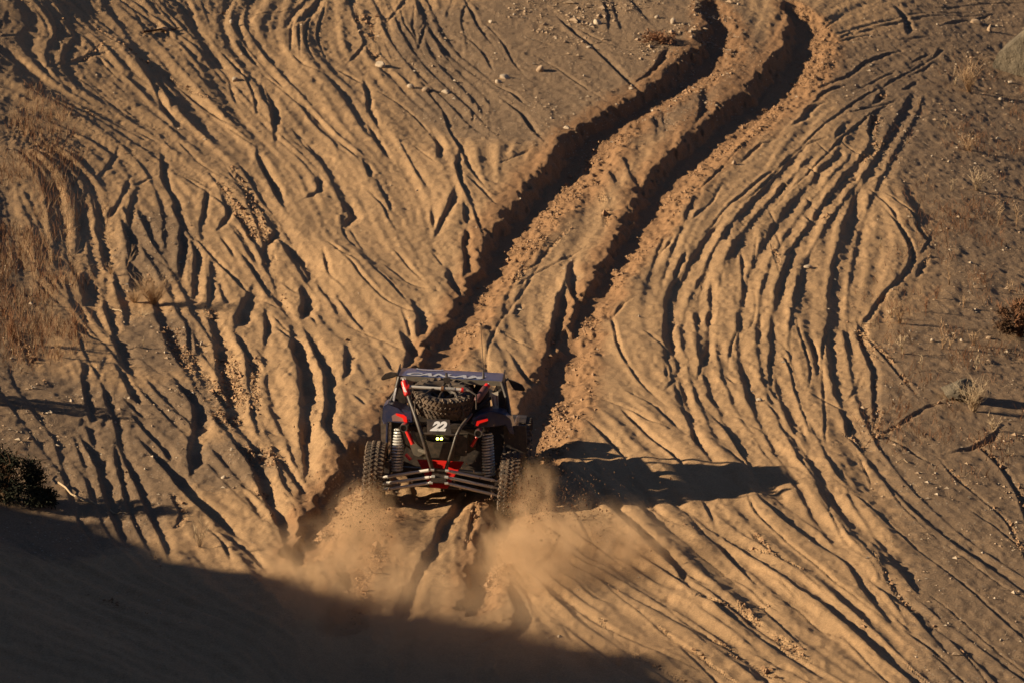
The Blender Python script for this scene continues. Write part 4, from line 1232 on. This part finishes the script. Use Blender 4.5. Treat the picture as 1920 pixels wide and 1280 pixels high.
leafy(78, 944, 60, 34, 1600, 'low dark sprawling bush at the right foot of the green one', MP_grn, MP_brn, seed=4)
leafy(1912, 632, 90, 84, 4200, 'dark reddish-brown bush at the right edge of the picture', MP_brn, MP_red, seed=5)
leafy(1236, 80, 70, 24, 700, 'dull brown low bush on the gravel left of the rut bend', MP_red, MP_red, seed=6)
leafy(-52, 742, 96, 80, 2500, 'dark bush just outside the left edge whose long shadow falls below the grass', MP_grn, MP_brn, seed=8)

# loose material nobody could count
def scatter(name, pts, sizes, m, flat=.7, seed=2):
    g = np.random.default_rng(seed); N = len(pts)
    base = np.array([(1,0,0),(-.5,.87,0),(-.5,-.87,0),(0.1,0,.8),(0,.1,-.6)], float); F0 = np.array([(0,1,3),(1,2,3),(2,0,3),(1,0,4),(2,1,4),(0,2,4)])
    V = base[None]*g.uniform(.6, 1.3, (N, 5, 3))*sizes[:, None, None]; V[..., 2] *= flat
    a = g.uniform(0, 6.28, N); c, s_ = np.cos(a)[:, None], np.sin(a)[:, None]
    X = V[..., 0]*c-V[..., 1]*s_+pts[:, 0, None]; Y = V[..., 0]*s_+V[..., 1]*c+pts[:, 1, None]
    Zz = V[..., 2]+(gzv(pts[:, 0], pts[:, 1])+sizes*flat*.25)[:, None]
    F = F0[None]+5*np.arange(N)[:, None, None]
    me = raw_mesh(name, np.stack([X, Y, Zz], -1).reshape(-1, 3), F.reshape(-1, 3), False); me.materials.append(m)
    o = bpy.data.objects.new(name, me); col.objects.link(o); return o
def pick(mask, n, seed):
    g = np.random.default_rng(seed); P = []
    while len(P) < n:
        x = g.uniform(XC[0]+.1, XC[-1]-.1, 60000); y = g.uniform(YC[0]+.1, YC[-1]-.1, 60000)
        i = np.searchsorted(XC, x)-1; j = np.searchsorted(YC, y)-1; k = g.random(60000) < mask[j, i]
        P += list(zip(x[k], y[k]))
    return np.array(P[:n])
g2 = np.random.default_rng(5)
p = pick(np.clip(grav*1.0*(0.35+0.3*nM), 0, 1), 6500, 21)
tag(scatter('gravel', p, g2.gamma(2.0, .0052, len(p))+.004, MS_tan), 'fine tan gravel strewn over the bare ground', 'gravel', kind='stuff')
p = pick(np.clip(grav*0.8*(0.3+0.4*nM)+.02, 0, 1), 2600, 22)
tag(scatter('pebbles', p, g2.gamma(2.0, .0060, len(p))+.004, MS_pale), 'small pale pebbles strewn over the gravelly patches', 'pebbles', kind='stuff')
p = pick(region([(1120,40,.9,1.5),(1190,50,.9,1.3),(1260,30,.7,1.5)], .8)*np.clip(.4+.7*nM, 0, 1), 1100, 27)
tag(scatter('stones', p, g2.gamma(1.3, .012, len(p))+.005, MS_tan), 'heap of pale broken stones at the top by the left rut bend', 'stones', kind='stuff')
M_clod = gmat('soil_clod', (.33, .205, .12), (.25, .15, .085), sc=20)
p = pick(np.clip(rough*(.5+.3*nM), 0, 1), 7000, 23)
tag(scatter('soil_clods', p, g2.gamma(2.0, .0062, len(p))+.005, M_clod, .9), 'crumbly clods of soil thrown up along the ruts and tracks', 'soil', kind='stuff')
# dry grass on the left, thin growth on the right
def blades(name, P, h, wd, m, seed, lean=.25):
    g = np.random.default_rng(seed); N = len(P); h = h*g.uniform(.4, 1.15, N); a = g.uniform(0, 6.28, N)
    z = gzv(P[:, 0], P[:, 1])-.01; dx = np.cos(a)*wd; dy = np.sin(a)*wd*.3; lx = g.normal(0, lean, N)*h; ly = g.normal(0, lean, N)*h
    V = np.stack([np.stack([P[:, 0]-dx, P[:, 1]-dy, z], -1), np.stack([P[:, 0]+dx, P[:, 1]+dy, z], -1),
                  np.stack([P[:, 0]+dx*.7+lx*.4, P[:, 1]+dy*.7+ly*.4, z+h*.55], -1), np.stack([P[:, 0]-dx*.7+lx*.4, P[:, 1]-dy*.7+ly*.4, z+h*.55], -1),
                  np.stack([P[:, 0]+lx+dx*.2, P[:, 1]+ly, z+h], -1), np.stack([P[:, 0]+lx-dx*.2, P[:, 1]+ly, z+h], -1)], 1)
    F = np.array([(0,1,2,3),(3,2,4,5)])[None]+6*np.arange(N)[:, None, None]
    me = raw_mesh(name, V.reshape(-1, 3), F.reshape(-1, 4), False); me.materials.append(m)
    o = bpy.data.objects.new(name, me); col.objects.link(o); return o
gmask = region([(20,300,.8,3),(60,420,.7,2.5),(30,500,.7,3),(60,620,.35,3),(15,560,.5,3),(20,360,.8,3)], .5)*np.clip(.45+.5*nM+.35*nB, 0, 1)
tag(blades('dry_grass', pick(gmask, 4400, 31), .17, .004, MP_red, 32, .4), 'reddish-brown dry grass covering the left edge', 'grass', kind='stuff')
tag(blades('dry_grass', pick(gmask, 1500, 33), .19, .004, MP_tan, 34, .4), 'tan dry grass mixed through the left edge', 'grass', kind='stuff')
gm2 = region([(1860,330,1.0,2.5),(1890,440,.9,3),(1840,560,.7,2.5),(1760,600,.5,2.5),(1880,700,.8,3),(1800,800,.7,2),(1890,200,.6,2)], .8)*np.clip(.2+.5*nM+.4*nB, 0, 1)
tag(blades('dry_growth', pick(gm2, 3600, 35), .13, .0045, MP_red, 36, .5), 'thin reddish dry growth on the right bank', 'ground cover', kind='stuff')
tag(blades('straw', pick(np.clip(gm2*.5+gmask*.5+.25*grav, 0, 1), 1500, 37), .06, .0035, MP_pale, 38, 1.6), 'scattered bits of pale straw on the bare ground', 'straw', kind='stuff')

# ---------------------------------------------------------------- dust thrown up by the rear wheels
def dust(c, r_, dens, label, seed, rot=0.0, thr=(.42, .68), sc=1.6, colr=(.84, .59, .36)):
    bm = bmesh.new(); bmesh.ops.create_icosphere(bm, subdivisions=3, radius=1); me = bpy.data.meshes.new('dust_cloud'); bm.to_mesh(me); bm.free()
    o = bpy.data.objects.new('dust_cloud', me); col.objects.link(o); o.location = c; o.scale = r_; o.rotation_euler = (0, 0, rot)
    m = bpy.data.materials.new('dust'); m.use_nodes = True; t = m.node_tree; t.nodes.remove(t.nodes['Principled BSDF']); out = t.nodes['Material Output']
    pv = t.nodes.new('ShaderNodeVolumePrincipled'); pv.inputs['Color'].default_value = (*colr, 1); pv.inputs['Anisotropy'].default_value = .1
    co = t.nodes.new('ShaderNodeTexCoord'); geo = t.nodes.new('ShaderNodeNewGeometry')
    ln = t.nodes.new('ShaderNodeVectorMath'); ln.operation = 'LENGTH'; t.links.new(co.outputs['Object'], ln.inputs[0])
    fo = t.nodes.new('ShaderNodeMapRange'); fo.interpolation_type = 'SMOOTHSTEP'; fo.inputs[1].default_value = 1.0; fo.inputs[2].default_value = .15; t.links.new(ln.outputs['Value'], fo.inputs[0])
    mp = t.nodes.new('ShaderNodeMapping'); mp.inputs['Location'].default_value = (seed*3.7, seed*1.3, 0); mp.inputs['Scale'].default_value = (1.3, .45, 1); t.links.new(geo.outputs['Position'], mp.inputs[0])
    nz = t.nodes.new('ShaderNodeTexNoise'); nz.inputs['Scale'].default_value = sc; nz.inputs['Detail'].default_value = 6; nz.inputs['Roughness'].default_value = .55; nz.inputs['Distortion'].default_value = 1.2; t.links.new(mp.outputs[0], nz.inputs['Vector'])
    th = t.nodes.new('ShaderNodeMapRange'); th.interpolation_type = 'SMOOTHSTEP'; th.inputs[1].default_value = thr[0]; th.inputs[2].default_value = thr[1]; t.links.new(nz.outputs[0], th.inputs[0])
    a = t.nodes.new('ShaderNodeMath'); a.operation = 'MULTIPLY'; t.links.new(fo.outputs[0], a.inputs[0]); t.links.new(th.outputs[0], a.inputs[1])
    d = t.nodes.new('ShaderNodeMath'); d.operation = 'MULTIPLY'; d.inputs[1].default_value = dens; t.links.new(a.outputs[0], d.inputs[0]); t.links.new(d.outputs[0], pv.inputs['Density'])
    t.links.new(pv.outputs[0], out.inputs['Volume']); me.materials.append(m); tag(o, label, 'dust', kind='stuff'); return o
dust((-.84, -.85, .16), (.46, 1.3, .38), 3.2, 'sandy dust spraying up behind the left rear wheel', 1, thr=(.36, .70), sc=3.0)
dust((-1.0, -2.9, .16), (1.15, 2.3, .42), 2.1, 'thin dust drifting low in the track behind the left wheel', 2, thr=(.38, .72), sc=1.8)
dust((1.08, -.60, .32), (.34, .8, .56), 1.9, 'plume of dust rising beside the right rear wheel', 3, thr=(.38, .68), sc=2.8)
dust((1.0, -2.3, .20), (.85, 1.9, .46), 3.2, 'dense billow of sandy dust behind the right rear wheel', 4, thr=(.38, .68), sc=2.4)
dust((1.8, -1.7, .18), (1.1, 1.5, .38), 2.3, 'swirl of dust rolling off to the right of the tracks', 5, thr=(.42, .70), sc=2.2)
dust((.30, -5.2, .22), (3.0, 2.6, .55), 0.6, 'faint dust hanging over the foreground by the big shadow', 6, thr=(.3, .7), sc=1.0)
# grains of sand flung up by the wheels
def grains(cs, seed, label):
    g = np.random.default_rng(seed); P = []; S = []
    for (x0, y0, z0, vx, vy, vz, n_) in cs:
        t = g.uniform(.02, .42, n_); v = np.stack([g.normal(vx, .9, n_), g.normal(vy, 1.8, n_), np.abs(g.normal(vz, 1.0, n_))], -1)
        q = np.array([x0, y0, z0])+v*t[:, None]; q[:, 2] -= 4.9*t*t; P.append(q); S.append(g.gamma(2, .0022, n_)+.0022)
    P = np.concatenate(P); S = np.concatenate(S); k = P[:, 2] > gzv(P[:, 0], P[:, 1])+.01; P = P[k]; S = S[k]; N = len(P)
    base = np.array([(1,0,0),(-.5,.87,0),(-.5,-.87,0),(0,0,1),(0,0,-1)], float); F0 = np.array([(0,1,3),(1,2,3),(2,0,3),(1,0,4),(2,1,4),(0,2,4)])
    V = base[None]*g.uniform(.6, 1.3, (N, 5, 3))*S[:, None, None]+P[:, None, :]; F = F0[None]+5*np.arange(N)[:, None, None]
    me = raw_mesh('flying_sand', V.reshape(-1, 3), F.reshape(-1, 3), False); me.materials.append(M_clod)
    o = bpy.data.objects.new('flying_sand', me); col.objects.link(o); tag(o, label, 'sand', kind='stuff')
grains([(-.8, -.1, .05, -.2, -3.5, 2.4, 1300), (.85, -.1, .05, .5, -3.5, 2.8, 1700), (1.1, -.3, .1, 2.4, -2.0, 2.0, 700)], 51, 'grains of sand flung into the air behind the rear wheels')
